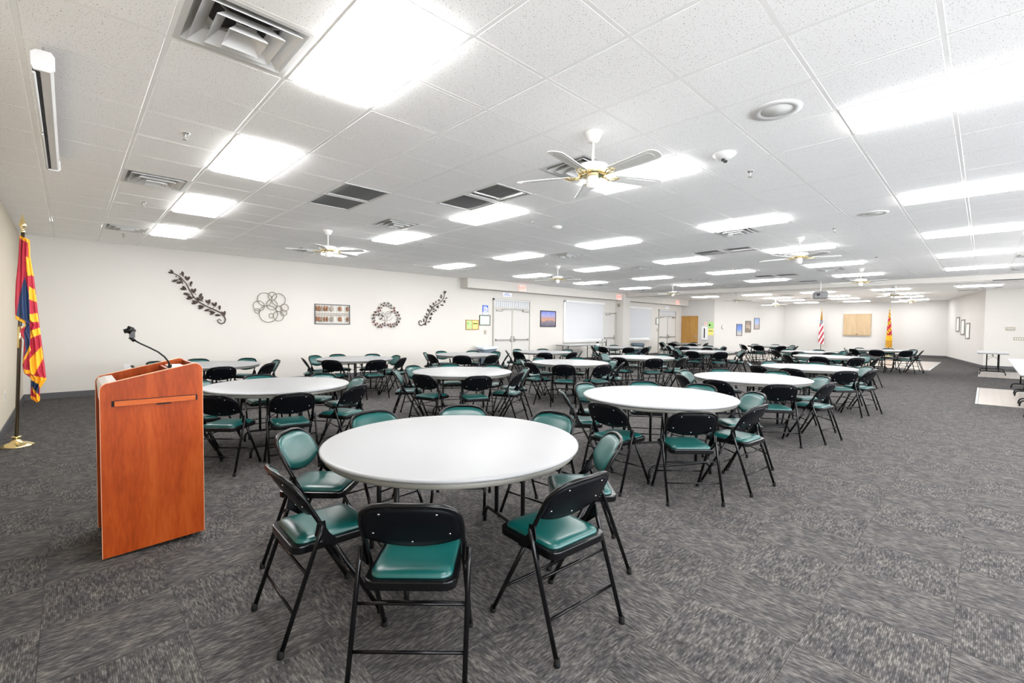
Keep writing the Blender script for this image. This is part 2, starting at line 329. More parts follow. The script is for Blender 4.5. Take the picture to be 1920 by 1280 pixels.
WIRES = [[(6.595,1.841),(6.669,1.808),(6.707,1.758),(6.679,1.689),(6.698,1.586)],[(6.707,1.784),(6.773,1.863),(6.879,1.883),(6.903,1.832),(6.879,1.753),(6.764,1.673)],[(6.898,1.832),(6.802,1.812),(6.754,1.733),(6.764,1.587)],[(6.946,1.72),(6.908,1.641),(6.812,1.596)],[(6.613,1.619),(6.688,1.586),(6.764,1.578)]]
FLAG_OUT = [(-0.398,2.46),(-0.316,2.417),(-0.316,2.223),(-0.292,2.003),(-0.271,1.688),(-0.255,1.427),(-0.231,1.106),(-0.208,0.763),(-0.265,0.654),(-0.265,0.512),(-0.292,0.496),(-0.345,0.549),(-0.338,0.792),(-0.391,0.851),(-0.402,0.945),(-0.394,1.056),(-0.384,1.24),(-0.423,1.351),(-0.368,1.425),(-0.449,1.489),(-0.449,1.68),(-0.438,1.918),(-0.416,2.157)]
FLAG_BLUE = [(-0.365,1.988),(-0.411,1.755),(-0.442,1.516),(-0.368,1.444),(-0.383,1.314),(-0.373,1.129),(-0.388,1.046),(-0.335,1.128),(-0.331,1.76)]
FLAG_BLUE2 = [(-0.338,0.782),(-0.27,0.749),(-0.275,0.598),(-0.311,0.64),(-0.34,0.68)]
FLAG_GOLD = [[(-0.332,2.405),(-0.316,2.407),(-0.316,2.223),(-0.292,2.003),(-0.301,1.993),(-0.331,2.092),(-0.331,2.277)],[(-0.355,2.219),(-0.323,2.204),(-0.292,2.013),(-0.346,1.99)],[(-0.333,1.871),(-0.284,1.837),(-0.271,1.688),(-0.335,1.722)],[(-0.334,1.552),(-0.266,1.554),(-0.261,1.46),(-0.333,1.455)],[(-0.331,1.351),(-0.253,1.389),(-0.245,1.31),(-0.33,1.262)],[(-0.342,1.016),(-0.241,1.167),(-0.23,1.021),(-0.308,0.827),(-0.338,0.829)],[(-0.338,0.829),(-0.208,0.782),(-0.211,0.745),(-0.265,0.65),(-0.271,0.711),(-0.339,0.773)],[(-0.398,2.46),(-0.316,2.417),(-0.327,2.378),(-0.399,2.423)],[(-0.448,1.534),(-0.368,1.462),(-0.369,1.403),(-0.382,1.388),(-0.42,1.361),(-0.381,1.425),(-0.449,1.47)],[(-0.337,1.175),(-0.329,1.128),(-0.389,0.99),(-0.402,0.945),(-0.399,1.0),(-0.348,1.147)],[(-0.39,0.898),(-0.337,0.885),(-0.338,0.839),(-0.393,0.852)],[(-0.33,0.697),(-0.264,0.559),(-0.265,0.512),(-0.292,0.492),(-0.345,0.545),(-0.342,0.586),(-0.287,0.552),(-0.324,0.641)]]
# ------------------------------------------------------------ floor
fl = struct(MB().box(XL-.1, XF+.2, YR, YA+.1, -.12, -.004).build('floor', M['carpetf']))
FWD = Vector((_f.x, _f.y)).normalized(); RGT = Vector((_r.x, _r.y)).normalized()
def in_view(x, y, lim=1.2, near=1.5):
    f = x*FWD.x+y*FWD.y; r = x*RGT.x+y*RGT.y
    return f > near and abs(r) < lim*f+.3
CX0 = .38; CY0 = .065
cells = []
for i in range(-3, 67):
    for j in range(-19, 26):
        x = CX0+.5*i; y = CY0+.5*j
        if x+.5 < XL or x > XF or y+.5 < YR or y > YA: continue
        inside = x > XL+.01 and x+.5 < XF and y+.5 < YA and y > YR
        cells.append((math.hypot(x+.25, y+.25), i, j, x, y, inside))
cells.sort()
near = [c for c in cells if c[5] and in_view(c[3]+.25, c[4]+.25)][:300]
nset = {(c[1], c[2]) for c in near}
proto = None
for d, i, j, x, y, ins in near:
    if proto is None:
        proto = MB().box(-.2494, .2494, -.2494, .2494, -.004, 0).build('carpet_tile', M['carpet'], fl); o = proto
    else:
        o = proto.copy(); COL.objects.link(o)
    o.location = (x+.25, y+.25, random.uniform(-.0004, .0004)); o.rotation_euler = (0, 0, ((i+j) % 2)*PI/2)
rest = [c for c in cells if (c[1], c[2]) not in nset]
vs = []; fs = []; uvs = []
for d, i, j, x, y, ins in rest:
    x0 = max(x+.0006, XL); x1 = min(x+.4994, XF); y0 = max(y+.0006, YR); y1 = min(y+.4994, YA)
    if x1 <= x0 or y1 <= y0: continue
    n = len(vs); vs += [(x0, y0, 0), (x1, y0, 0), (x1, y1, 0), (x0, y1, 0)]; fs.append((n, n+1, n+2, n+3))
    ox = random.uniform(0, 40); rot = (i+j) % 2
    for (a, b) in ((x0, y0), (x1, y0), (x1, y1), (x0, y1)): uvs.append((b-y+ox, a-x+ox) if rot else (a-x+ox, b-y+ox))
me = bpy.data.meshes.new('carpet_field'); me.from_pydata(vs, [], fs); me.materials.append(M['carpetf'])
ul = me.uv_layers.new(name='UVMap'); ul.data.foreach_set('uv', [c for u in uvs for c in u])
cf = bpy.data.objects.new('carpet_field', me); COL.objects.link(cf); cf.parent = fl; cf['kind'] = 'stuff'

# ------------------------------------------------------------ ceiling: lay-in tiles in tees
LIGHTS = [(i, j) for i in (1, 6, 11, 16, 21, 26) for j in (10, 6, 2, -2, -6)]+[(i, j) for i in (37, 42, 46, 51) for j in (10, 6, 2, -2)]+[(37, -6), (6, -10), (11, -10), (16, -10), (21, -10), (26, -10), (1, -14), (6, -14), (11, -14), (16, -14), (21, -14)]
LIGHTS = [l for l in LIGHTS if l not in ((42, 10), (46, 10), (51, 10))]
VENTS = [(0, 11), (0, 5), (0, -1), (5, 11), (5, 5), (5, -1), (12, 11), (12, 5), (12, -1), (17, 11), (17, 5), (17, -1), (23, 11), (23, 5), (23, -1), (28, 11), (28, 5), (28, -1), (23, -7), (28, -7), (39, 5), (44, 5), (50, 5), (39, -1), (50, -1), (39, -6)]
GRILLES = [(3, 3), (3, 4), (5, 1), (5, 2), (15, 0), (15, 1), (24, 1), (24, 2), (28, 1), (41, -5)]
occ = set()
for i, j in LIGHTS: occ |= {(i, j), (i, j+1)}
occ |= set(VENTS) | set(GRILLES)
ce = struct(MB().box(XL-.1, XF+.2, YR, YA+.1, H+.35, H+.45).box(XL-.1, XF+.2, YR-.05, YR, H, H+.45).box(XL-.15, XL-.1, YR, YA+.1, H, H+.45).build('ceiling', M['white']))  # edge boxes added out of view to keep sky light from the plenum
tc = []
for i in range(-2, 55):
    for j in range(-21, 16):
        if (i, j) in occ: continue
        x = GX+TT*i; y = GY+TT*j
        if x+TT < XL or x > XF or y+TT < YR or y > YA: continue
        ins = x > XL and x+TT < XF and y+TT < YA and y > YR
        tc.append((math.hypot(x+.3, y+.3), i, j, x, y, ins))
tc.sort()
near = [c for c in tc if c[5] and in_view(c[3]+.3, c[4]+.3, 1.2, 1.0)][:300]
ns = {(c[1], c[2]) for c in near}; proto = None
for d, i, j, x, y, ins in near:
    if proto is None:
        proto = MB().box(-.2895, .2895, -.2895, .2895, H+.0003, H+.016).build('ceiling_tile', M['tile'], ce); o = proto
    else:
        o = proto.copy(); COL.objects.link(o)
    o.location = (x+TT/2, y+TT/2, random.uniform(0, .0008))
mb = MB()
for d, i, j, x, y, ins in tc:
    if (i, j) in ns: continue
    mb.box(max(x+.0152, XL), min(x+TT-.0152, XF), max(y+.0152, YR), min(y+TT-.0152, YA), H+.0003, H+.016)
o = mb.build('ceiling_tile_field', M['tile'], ce); o['kind'] = 'stuff'
for i in range(-1, 55):
    x = GX+TT*i
    if XL < x < XF: MB().box(x-.0125, x+.0125, YR, YA, H+.001, H+.004).build('ceiling_tee', M['grid'], ce)
mids = {}
for i, j in LIGHTS: mids.setdefault(j+1, []).append(i)
for j in range(-20, 15):
    y = GY+TT*j; mb = MB(); x0 = XL
    for i in sorted(mids.get(j, [])):
        mb.box(x0, GX+TT*i, y-.0125, y+.0125, H+.0008, H+.0038); x0 = GX+TT*(i+1)
    mb.box(x0, XF, y-.0125, y+.0125, H+.0008, H+.0038)
    mb.build('ceiling_tee', M['grid'], ce)

# ------------------------------------------------------------ walls
def wall(name, a, b, m, t=.1, z0=0, z1=H+.3, side=1):
    a = Vector(a); b = Vector(b); d = (b-a).normalized(); n = Vector((-d.y, d.x))*side*t
    mb = MB(); P = [a, b, b+n, a+n]
    mb.prism([(p.x, p.y) for p in P], z0, z1, 'z'); return struct(mb.build(name, m))
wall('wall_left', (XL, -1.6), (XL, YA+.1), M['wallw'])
wall('wall_back', (XL, YA), (XT+.1, YA), M['wall'])
wall('wall_office', (XT, YA), (XT, 10.45), M['wallf'])
wall('wall_angle_left', (XT, 10.45), (XF, 9.1), M['wallf'])
wall('wall_stage', (XF, 9.1), (XF, 1.42), M['wallf'])
wall('wall_angle_right', (XF, 1.42), (25.6, .03), M['wallf'])
wall('wall_right', (25.6, .03), (25.6, YR), M['wall'])
wall('wall_light_block', (25.7, YR), (20.5, YR), M['wall'], side=-1)  # unseen stretch added to block grazing sky light on the right wall
def baseb(name, a, b, gaps=(), m='base'):
    a = Vector(a); b = Vector(b); d = (b-a); L = d.length; d.normalize(); n = Vector((d.y, -d.x))*.012
    mb = MB(); s = 0
    for g0, g1 in list(gaps)+[(L, L)]:
        P = [a+d*s, a+d*g0, a+d*g0+n, a+d*s+n]
        mb.prism([(p.x, p.y) for p in P], 0.0005, .115, 'z'); s = g1
    struct(mb.build(name, M[m]))
baseb('baseboard_left', (XL, -1.6), (XL, YA))
baseb('baseboard_back', (XL, YA), (18.85, YA), [(11.62, 13.46), (18.32, 19.28)])
baseb('baseboard_back_far', (19.45, YA), (XT, YA), [(3.5, 5.4)])
baseb('baseboard_office', (XT, YA), (XT, 10.45), [(.03, .98)])
baseb('baseboard_angle_left', (XT, 10.45), (XF, 9.1))
baseb('baseboard_stage', (XF, 9.1), (XF, 1.42))
baseb('baseboard_angle_right', (XF, 1.42), (25.6, .03))
baseb('baseboard_right', (25.6, .03), (25.6, YR))
# soffit, pier, partition header with its track
so = struct(MB().box(9.5, 18.8, 11.95, YA, 2.735, H-.003).build('trim_1', M['wall']))
struct(MB().box(18.8, 19.4, 11.9, YA, 0, H-.003).build('trim_2', M['wall']))
struct(MB().box(19.4, XT, 11.95, YA, 2.735, H-.003).build('trim_3', M['wall']))
hd = struct(MB().box(18.95, 19.25, YR, 11.9, 2.90, H-.004).build('trim_4', M['wall']))
MB().box(19.06, 19.14, YR, 11.9, 2.878, 2.90).build('partition_track', M['steel'], hd)
MB().box(18.94, 18.955, YR, -.1, 2.885, 2.905).build('track_gap', M['duct'], hd)

# ------------------------------------------------------------ windows with vertical blinds
def window(name, x0, x1, z0, z1, blind_label, nsl):
    r = sroot(name, (x0, YA, 0)); W = x1-x0
    MB().box(-.02, W+.02, -.03, -.002, z0-.05, z0).box(-.02, W+.02, -.03, -.002, z1, z1+.05).box(-.04, 0, -.03, -.002, z0-.05, z1+.05).box(W, W+.04, -.03, -.002, z0-.05, z1+.05).build('window_frame', M['trimw'], r)
    MB().box(0, W, -.012, -.004, z0, z1).build('pane', M['glass'], r)
    MB().box(-.05, W+.05, -.10, -.032, z0-.09, z0-.05).build('window_sill', M['white'], r)
    b = thing('vertical_blind', blind_label, 'blind', (x0, YA, 0))
    MB().box(.0, W+.1, -.13, -.05, z1+.0, z1+.09).build('valance', M['white'], b)
    p = W/nsl
    pr = None
    for k in range(nsl):
        if pr is None:
            pr = MB().box(-p*.60, p*.60, -.0012, .0012, z0+.02, z1+.01).build('slat', M['blind'], b); o = pr
        else:
            o = pr.copy(); COL.objects.link(o)
        o.location = (.05+p*(k+.5), -.075, 0); o.rotation_euler = (0, 0, -.17)
    return r
window('window_1', 14.95, 17.65, .90, 2.50, 'closed white vertical blind over the long table by the art wall', 26)
window('window_2', 19.75, 22.0, .90, 2.42, 'closed white vertical blind behind the second bin, beyond the header', 22)

# ------------------------------------------------------------ doors
def closer(parent, x, z, s):
    MB().box(x-.16, x+.16, -.10, -.045, z-.03, z+.03).build('closer', M['steel'], parent, .006)
    MB().tube([(x+s*.1, -.09, z+.035), (x+s*.38, -.13, z+.05), (x+s*.62, -.05, z+.06)], .012, 6).build('closer_arm', M['steel'], parent)
def pushbar(parent, x0, x1, s):
    mb = MB(); z = .97
    mb.box(x0, x1, -.095, -.065, z-.02, z+.02); mb.box(x0, x0+.08, -.10, -.04, z-.03, z+.03); mb.box(x1-.08, x1, -.10, -.04, z-.035, z+.035)
    mb.build('push_bar', M['steel'], parent)
    xs = x1 if s > 0 else x0
    MB().box(xs-.03, xs+.03, -.075, -.04, z-.09, z+.13).build('latch_plate', M['steel'], parent)
def double_door(name, x0, x1, ztop, ztr):
    r = sroot(name, (x0, YA, 0)); W = x1-x0; f = .05
    MB().box(-f, 0, -.06, -.001, 0, ztr+f).box(W, W+f, -.06, -.001, 0, ztr+f).box(-f, W+f, -.06, -.001, ztr, ztr+f).box(0, W, -.05, -.001, ztop, ztop+.05).box(W/2-.03, W/2+.03, -.06, -.002, 0, ztop).build('door_frame', M['dframe'], r)
    tb = MB()
    tb.box(0, W, -.02, -.002, ztop+.05, ztr)
    for k in range(18): tb.box(W*(k+.08)/18, W*(k+.92)/18, -.032, -.018, ztop+.06, ztr-.02)
    tb.box(-.02, W+.02, -.075, -.02, ztr-.03, ztr+.01)
    tb.build('transom_blind', M['blind'], r)
    for a, b, s in ((.01, W/2-.035, 1), (W/2+.035, W-.01, -1)):
        lf = MB().box(a, b, -.045, -.005, .01, ztop-.008).build('door_leaf', M['trimw'], r, .004)
        pushbar(lf, a+.04, b-.03, s)
        closer(lf, (a+.22) if s > 0 else (b-.22), ztop-.06, s)
    return r
double_door('door_1', 11.0, 12.82, 2.10, 2.42)
double_door('door_3', 23.0, 24.85, 2.10, 2.42)
r = sroot('door_2', (17.78, YA, 0))
MB().box(-.05, 0, -.06, -.001, 0, 2.17).box(.92, .97, -.06, -.001, 0, 2.17).box(-.05, .97, -.06, -.001, 2.12, 2.17).build('door_frame', M['dframe'], r)
lf = MB().box(.005, .915, -.045, -.005, .01, 2.115).build('door_leaf', M['trimw'], r, .004)
pushbar(lf, .05, .87, 1); closer(lf, .3, 2.06, 1)
r = sroot('door_4', (XT, 12.31, 0), -PI/2)
MB().box(-.03, .0, -.03, -.001, 0, 2.16).box(.92, .95, -.03, -.001, 0, 2.16).box(-.03, .95, -.03, -.001, 2.13, 2.16).build('door_frame', M['oakf'], r)
lf = MB().box(.0, .92, -.04, -.004, .01, 2.13).build('door_leaf', M['oak'], r, .003)
MB().tube([(.86, -.045, 1.0), (.86, -.09, 1.0), (.76, -.09, 1.0)], .011, 8).box(.835, .885, -.048, -.04, .93, 1.07).build('door_handle', M['steel'], lf)
# ------------------------------------------------------------ ceiling fixtures
IROW = {1: 'first', 6: 'second', 11: 'third', 16: 'fourth', 21: 'fifth', 26: 'sixth', 37: 'seventh', 42: 'eighth', 46: 'ninth', 51: 'tenth'}
JCOL = {10: 'nearest the art wall', 6: 'second from the art wall', 2: 'third from the art wall', -2: 'fourth from the art wall', -6: 'fifth from the art wall', -10: 'sixth from the art wall', -14: 'seventh from the art wall'}
l0 = None
for i, j in LIGHTS:
    lab = 'lit white ceiling panel, %s row from the flag wall, %s' % (IROW[i], JCOL[j])
    loc = (GX+TT*(i+.5), GY+TT*(j+1), H)
    if l0 is None:
        l0 = thing('ceiling_light', lab, 'light', loc, 0, 'recessed ceiling light panels')
        a = TT/2; b = TT
        MB().box(-a+.013, -a+.036, -b+.013, b-.013, -.004, .05).box(a-.036, a-.013, -b+.013, b-.013, -.004, .05).box(-a+.036, a-.036, -b+.013, -b+.036, -.004, .05).box(-a+.036, a-.036, b-.036, b-.013, -.004, .05).build('frame', M['white'], l0)
        mb = MB(); ax = a-.037; ay = b-.037
        rings = [(0, .006), (.002, -.006), (.006, -.020), (.016, -.027), (.06, -.031), (.14, -.033)]
        n = 28; vs = []
        for ins_, z in rings: vs += [(p, q, z) for p, q in rrect(2*(ax-ins_), 2*(ay-ins_), .014, 6)]
        n = 28; fs = [(i_*n+k, i_*n+(k+1) % n, (i_+1)*n+(k+1) % n, (i_+1)*n+k) for i_ in range(5) for k in range(n)]+[tuple(range(5*n, 6*n))]
        mb.add(vs, fs, 0, True); mb.build('diffuser', M['lamp'], l0)
    else: dup(l0, loc, 0, lab)
# supply diffusers
VI = {0: 'first', 5: 'second', 12: 'third', 17: 'fourth', 23: 'fifth', 28: 'sixth', 39: 'seventh', 44: 'eighth', 50: 'ninth'}
VJ = {11: 'nearest the art wall', 5: 'second from the art wall', -1: 'third from the art wall', -6: 'by the right wall', -7: 'by the right-hand tables'}
v0 = None
def frustum(mb, b, zb, c, zc, t=.004, mi=0):
    for s in range(4):
        Rm = Matrix.Rotation(s*PI/2, 4, 'Z')
        vs = [Rm @ Vector(p) for p in ((-b, b, zb), (b, b, zb), (c, c, zc), (-c, c, zc), (-c, c+.0, zc-t), (c, c, zc-t), (b, b-t, zb-t), (-b, b-t, zb-t))]
        mb.add(vs, [(0, 1, 2, 3), (4, 5, 6, 7), (3, 2, 5, 4)], mi)
for i, j in VENTS:
    lab = 'white square stepped air diffuser, %s row from the flag wall, %s' % (VI[i], VJ[j])
    loc = (GX+TT*(i+.5), GY+TT*(j+.5), H)
    if v0 is None:
        v0 = thing('air_diffuser', lab, 'vent', loc, 0, 'square air diffusers in the ceiling')
        mb = MB(); a = .292
        mb.box(-a, -a+.03, -a, a, 0, .02).box(a-.03, a, -a, a, 0, .02).box(-a+.03, a-.03, -a, -a+.03, 0, .02).box(-a+.03, a-.03, a-.03, a, 0, .02)
        for s in range(4):
            Rm = Matrix.Rotation(s*PI/2, 4, 'Z')
            mb.add([Rm @ Vector(p) for p in ((-.262, .262, .005), (.262, .262, .005), (.19, .19, .09), (-.19, .19, .09))], [(0, 1, 2, 3)])
        vs = []
        for k in range(32):
            an = 2*PI*k/32; c_, s_ = math.cos(an), math.sin(an); q = .19/max(abs(c_), abs(s_))
            vs += [(.175*c_, .175*s_, .0895), (q*c_, q*s_, .0895)]
        mb.add(vs, [(2*k, 2*k+1, (2*k+3) % 64, (2*k+2) % 64) for k in range(32)])
        mb.build('housing', M['white'], v0)
        MB().lathe([(.0, .26), (.178, .26), (.18, .088)], seg=20).build('duct_opening', M['duct'], v0)
        mb = MB(); mb.add([(-.2, -.2, .112), (.2, -.2, .112), (.2, .2, .112), (-.2, .2, .112)], [(0, 1, 2, 3)])
        for (b, zb, c, zc) in ((.17, .055, .235, -.008), (.105, .045, .165, -.022), (.045, .03, .095, -.036)):
            mb = MB(); frustum(mb, b, zb, c, zc)
            if c < .1: mb.box(-.05, .05, -.05, .05, .026, .032)
            mb.build('louvre', M['white'], v0)
        for s in (0, 1): MB().box(-.2, .2, -.006, .006, .04, .05, M=Matrix.Rotation(PI/4+s*PI/2, 4, 'Z')).build('brace', M['steel'], v0)
    else: dup(v0, loc, 0, lab)
GL = {(3, 3): 'grey louvred return grille left of the front fan, nearer one of its pair', (3, 4): 'grey louvred return grille left of the front fan, farther one of its pair', (5, 1): 'grey return grille beside the front fan, right one of its pair', (5, 2): 'grey return grille beside the front fan, left one of its pair', (15, 0): 'grey return grille in mid ceiling, right one of its pair', (15, 1): 'grey return grille in mid ceiling, left one of its pair', (24, 1): 'grey return grille near the ceiling header, right one of its pair', (24, 2): 'grey return grille near the ceiling header, left one of its pair', (28, 1): 'single grey return grille close to the ceiling header', (41, -5): 'grey return grille beyond the header by the right wall'}
g0 = None
for i, j in GRILLES:
    loc = (GX+TT*(i+.5), GY+TT*(j+.5), H)
    if g0 is None:
        g0 = thing('return_grille', GL[(i, j)], 'vent', loc, 0, 'grey return air grilles'); a = .292
        MB().box(-a, -a+.03, -a, a, -.004, .02).box(a-.03, a, -a, a, -.004, .02).box(-a+.03, a-.03, -a, -a+.03, -.004, .02).box(-a+.03, a-.03, a-.03, a, -.004, .02).build('frame', M['white'], g0)
        MB().box(-.27, .27, -.27, .27, .05, .06).build('backing', M['duct'], g0)
        pr = None
        for k in range(22):
            if pr is None: pr = MB().box(-.26, .26, -.0075, .0075, -.001, .001).build('louvre', M['grille'], g0); o = pr
            else: o = pr.copy(); COL.objects.link(o)
            o.location = (0, -.25+.5*k/21, .008); o.rotation_euler = (.75, 0, 0)
    else: dup(g0, loc, 0, GL[(i, j)])
# sprinklers
s0 = None
SP = [(.5, 2.5), (.5, 7.6), (.5, 12.6), (7.6, -2.5), (7.6, 2.55), (7.6, 7.6), (13.8, -2.5), (13.8, 2.55), (13.8, 7.6), (20.5, -2.5), (20.5, 2.5), (20.5, 7.6), (26.5, -2.9), (26.5, 2.5)]
for n, (i, j) in enumerate(SP):
    lab = 'small chrome sprinkler head, %s line from the flag wall, %s from the art wall' % (ORD[[.5, 7.6, 13.8, 20.5, 26.5].index(i)], 'first' if j > 10 else 'second' if j > 6 else 'third' if j > 0 else 'fourth')
    loc = (GX+TT*i, GY+TT*j, H)
    if s0 is None:
        s0 = thing('sprinkler', lab, 'sprinkler', loc, 0, 'ceiling sprinkler heads')
        MB().lathe([(.012, .02), (.036, .004), (.038, .0), (.02, -.006)], seg=14).build('escutcheon', M['chrome'], s0)
        MB().lathe([(.009, 0), (.009, -.02), (.004, -.03), (.004, -.05)], seg=8).tube([(-.012, 0, -.01), (-.014, 0, -.035), (0, 0, -.052)], .003, 5).tube([(.012, 0, -.01), (.014, 0, -.035), (0, 0, -.052)], .003, 5).lathe([(0, -.052), (.02, -.054), (.02, -.057), (0, -.057)], seg=10).build('sprinkler_body', M['steel'], s0)
    else: dup(s0, loc, 0, lab)
# ceiling speakers
p0 = None
for (i, j), lab in zip([(5.5, -3.5), (12.5, -3.5)], ['round white ceiling speaker nearest the camera on the right', 'round white ceiling speaker farther away, before the third light row']):
    loc = (GX+TT*i, GY+TT*j, H)
    if p0 is None:
        p0 = thing('ceiling_speaker', lab, 'speaker', loc)
        MB().lathe([(.165, .005), (.163, -.007), (.12, -.009), (.105, -.004)], seg=36).build('speaker_ring', M['white'], p0)
        MB().lathe([(0, -.0055), (.104, -.0045), (.106, 0)], seg=36).build('speaker_grille', M['wfan'], p0)
    else: dup(p0, loc, 0, lab)
d = thing('emergency_light', 'white ceiling detector with two dark eyes, right of the front fan', 'detector', (GX+TT*6.5, GY+TT*-2.5, H))
MB().lathe([(.10, .005), (.10, -.01), (.05, -.05), (.0, -.055)], seg=20).build('detector_dome', M['white'], d)
for s in (-1, 1): MB().lathe([(0, -.075), (.016, -.07), (.018, -.05), (.018, -.04)], c=(s*.026, 0, 0), seg=10).build('detector_eye', M['duct'], d)
d = thing('smoke_detector', 'small white smoke detector between third and fourth ceiling light columns', 'detector', (GX+TT*8.6, GY+TT*2.6, H))
MB().lathe([(.075, .005), (.075, -.012), (.055, -.035), (.03, -.045), (0, -.045)], seg=20).build('detector_body', M['white'], d)
MB().lathe([(.056, -.030), (.06, -.027), (.06, -.024), (.056, -.022)], seg=20).build('detector_ring', M['steel'], d)
# fans
FN = [(3.15, 2.31, 46, 'white five-blade ceiling fan with brass fittings, nearest the camera'), (3.2, 7.85, 20, 'white ceiling fan hanging before the circle wall art'),
      (9.27, 2.32, 15, 'white ceiling fan at mid right of the ceiling'), (9.3, 7.9, 40, 'white ceiling fan hanging before the double door'),
      (15.05, 2.33, 30, 'white ceiling fan right of the projector, before the header'), (15.9, 8.0, 10, 'white ceiling fan before the second window'),
      (21.7, 2.35, 55, 'white ceiling fan just beyond the header, toward the gold flag'), (21.6, 7.83, 15, 'white ceiling fan beyond the header before the three pictures'),
      (26.4, 2.3, 20, 'white ceiling fan farthest right, in front of the stage wall'), (26.5, 7.65, 35, 'white ceiling fan farthest left, in front of the stage corner')]
f0 = None
for x, y, a, lab in FN:
    loc = (x, y, H)
    if f0 is None:
        f0 = thing('ceiling_fan', lab, 'fan', loc, math.radians(a), 'white ceiling fans')
        MB().lathe([(.075, -.001), (.075, -.015), (.045, -.075), (.03, -.085), (.0, -.085)], seg=24).build('canopy', M['wfan'], f0)
        MB().lathe([(.011, -.08), (.011, -.27)], seg=10).build('downrod', M['wfan'], f0)
        mb = MB(); mb.lathe([(.03, -.255), (.05, -.265), (.12, -.275), (.135, -.29), (.135, -.325), (.11, -.34), (.06, -.345), (.06, -.35), (0, -.35)], seg=40)
        for k in range(40):
            an = 2*PI*k/40; mb.box(.134, .139, -.003, .003, -.322, -.293, M=Matrix.Rotation(an, 4, 'Z'))
        mb.build('motor_housing', M['wfan'], f0)
        MB().lathe([(.10, -.342), (.118, -.345), (.118, -.352), (.08, -.36), (.05, -.362)], seg=30).build('brass_band', M['brass'], f0)
        MB().lathe([(.045, -.36), (.05, -.375), (.05, -.43), (.04, -.455), (.02, -.465), (0, -.466)], seg=24).build('switch_housing', M['wfan'], f0)
        for k in range(5):
            R_ = Matrix.Rotation(2*PI*k/5, 4, 'Z')
            mb = MB()
            for s in (-1, 1):
                mb.tube([R_ @ Vector(p) for p in ((.09, 0, -.358), (.12, s*.035, -.37), (.16, s*.02, -.372), (.19, s*.045, -.366), (.24, s*.02, -.36))], .005, 6)
            mb.tube([R_ @ Vector(p) for p in ((.09, 0, -.358), (.16, 0, -.375), (.24, 0, -.36))], .006, 6)
            br = mb.build('blade_arm', M['brass'], f0)
            pit = Matrix.Translation((0, 0, -.36)) @ Matrix.Rotation(-.21, 4, 'X')
            out = [(.20, -.05), (.60, -.068)]+[(.60+.055*math.sin(t), -.068*math.cos(t)) for t in [PI*q/8 for q in range(1, 8)]]+[(.60, .068), (.20, .05)]
            mb = MB(); mb.prism(out, 0, .006, 'z'); mb.v = [tuple(R_ @ (pit @ Vector(v))) for v in mb.v]
            bl = mb.build('blade', M['wfan'], f0)
            ins = [(.30, -.030), (.57, -.042)]+[(.57+.035*math.sin(t), -.042*math.cos(t)) for t in [PI*q/8 for q in range(1, 8)]]+[(.57, .042), (.30, .030), (.285, 0)]
            mb = MB(); mb.prism(ins, -.002, .0, 'z'); mb.v = [tuple(R_ @ (pit @ Vector(v))) for v in mb.v]
            mb.build('cane_inset', M['cane'], bl)
    else: dup(f0, loc, math.radians(a), lab)
# projection screen case hanging from hooks
sc = thing('projection_screen', 'rolled-up white projection screen case hanging from ceiling hooks', 'screen', (-.085, 3.84, 0))
mb = MB(); prof = [(-.045, 2.99), (-.032, 3.015), (.03, 3.015), (.042, 2.995), (.042, 2.93), (.028, 2.915), (-.012, 2.915), (-.022, 2.93), (-.045, 2.935)]
mb.prism(prof, .02, 2.42, 'y'); mb.build('case', M['white'], sc)
mb = MB(); mb.prism([(-.052, 3.0), (-.03, 3.024), (.034, 3.024), (.05, 3.0), (.05, 2.925), (.028, 2.905), (-.04, 2.905), (-.052, 2.93)], 0, .02, 'y'); mb.build('end_cap', M['white'], sc, .003)
mb = MB(); mb.prism([(-.052, 3.0), (-.03, 3.024), (.034, 3.024), (.05, 3.0), (.05, 2.925), (.028, 2.905), (-.04, 2.905), (-.052, 2.93)], 2.42, 2.44, 'y'); mb.build('end_cap', M['white'], sc, .003)
MB().box(-.046, -.018, .03, 2.40, 2.914, 2.926).build('slot', M['duct'], sc)
MB().tube([(-.040, .05, 2.905), (-.040, 2.38, 2.905)], .008, 8).build('pull_bar', M['white'], sc)
MB().tube([(-.034, 1.2, 2.905), (-.040, 1.2, 2.88), (-.05, 1.2, 2.875)], .004, 6).build('pull_tab', M['chrome'], sc)
for yy in (.06, 2.38):
    MB().tube([(0, yy, H), (0, yy, 3.052), (.012, yy, 3.047), (.014, yy, 3.035), (0, yy, 3.028), (-.010, yy, 3.035)], .003, 6).tube([(0, yy, 3.03), (0, yy, 3.02)], .002, 5).build('hook', M['steel'], sc)
# projector
pj = thing('projector', 'grey projector hanging from the ceiling before the header', 'projector', (18.35, 3.93, 0), .35)
MB().box(-.17, .17, -.20, .20, 2.50, 2.73).build('projector_body', M['proj'], pj, .03)
MB().tube([(0, 0, 2.72), (0, 0, H)], .02, 10).lathe([(.07, H-.01), (.07, H)], seg=14).build('ceiling_mount', M['white'], pj)
MB().lathe([(.045, -.02), (.045, .03), (.035, .03)], M=Matrix.Translation((-.17, .08, 2.63)) @ Matrix.Rotation(-PI/2, 4, 'Y'), seg=16).build('lens', M['black'], pj)
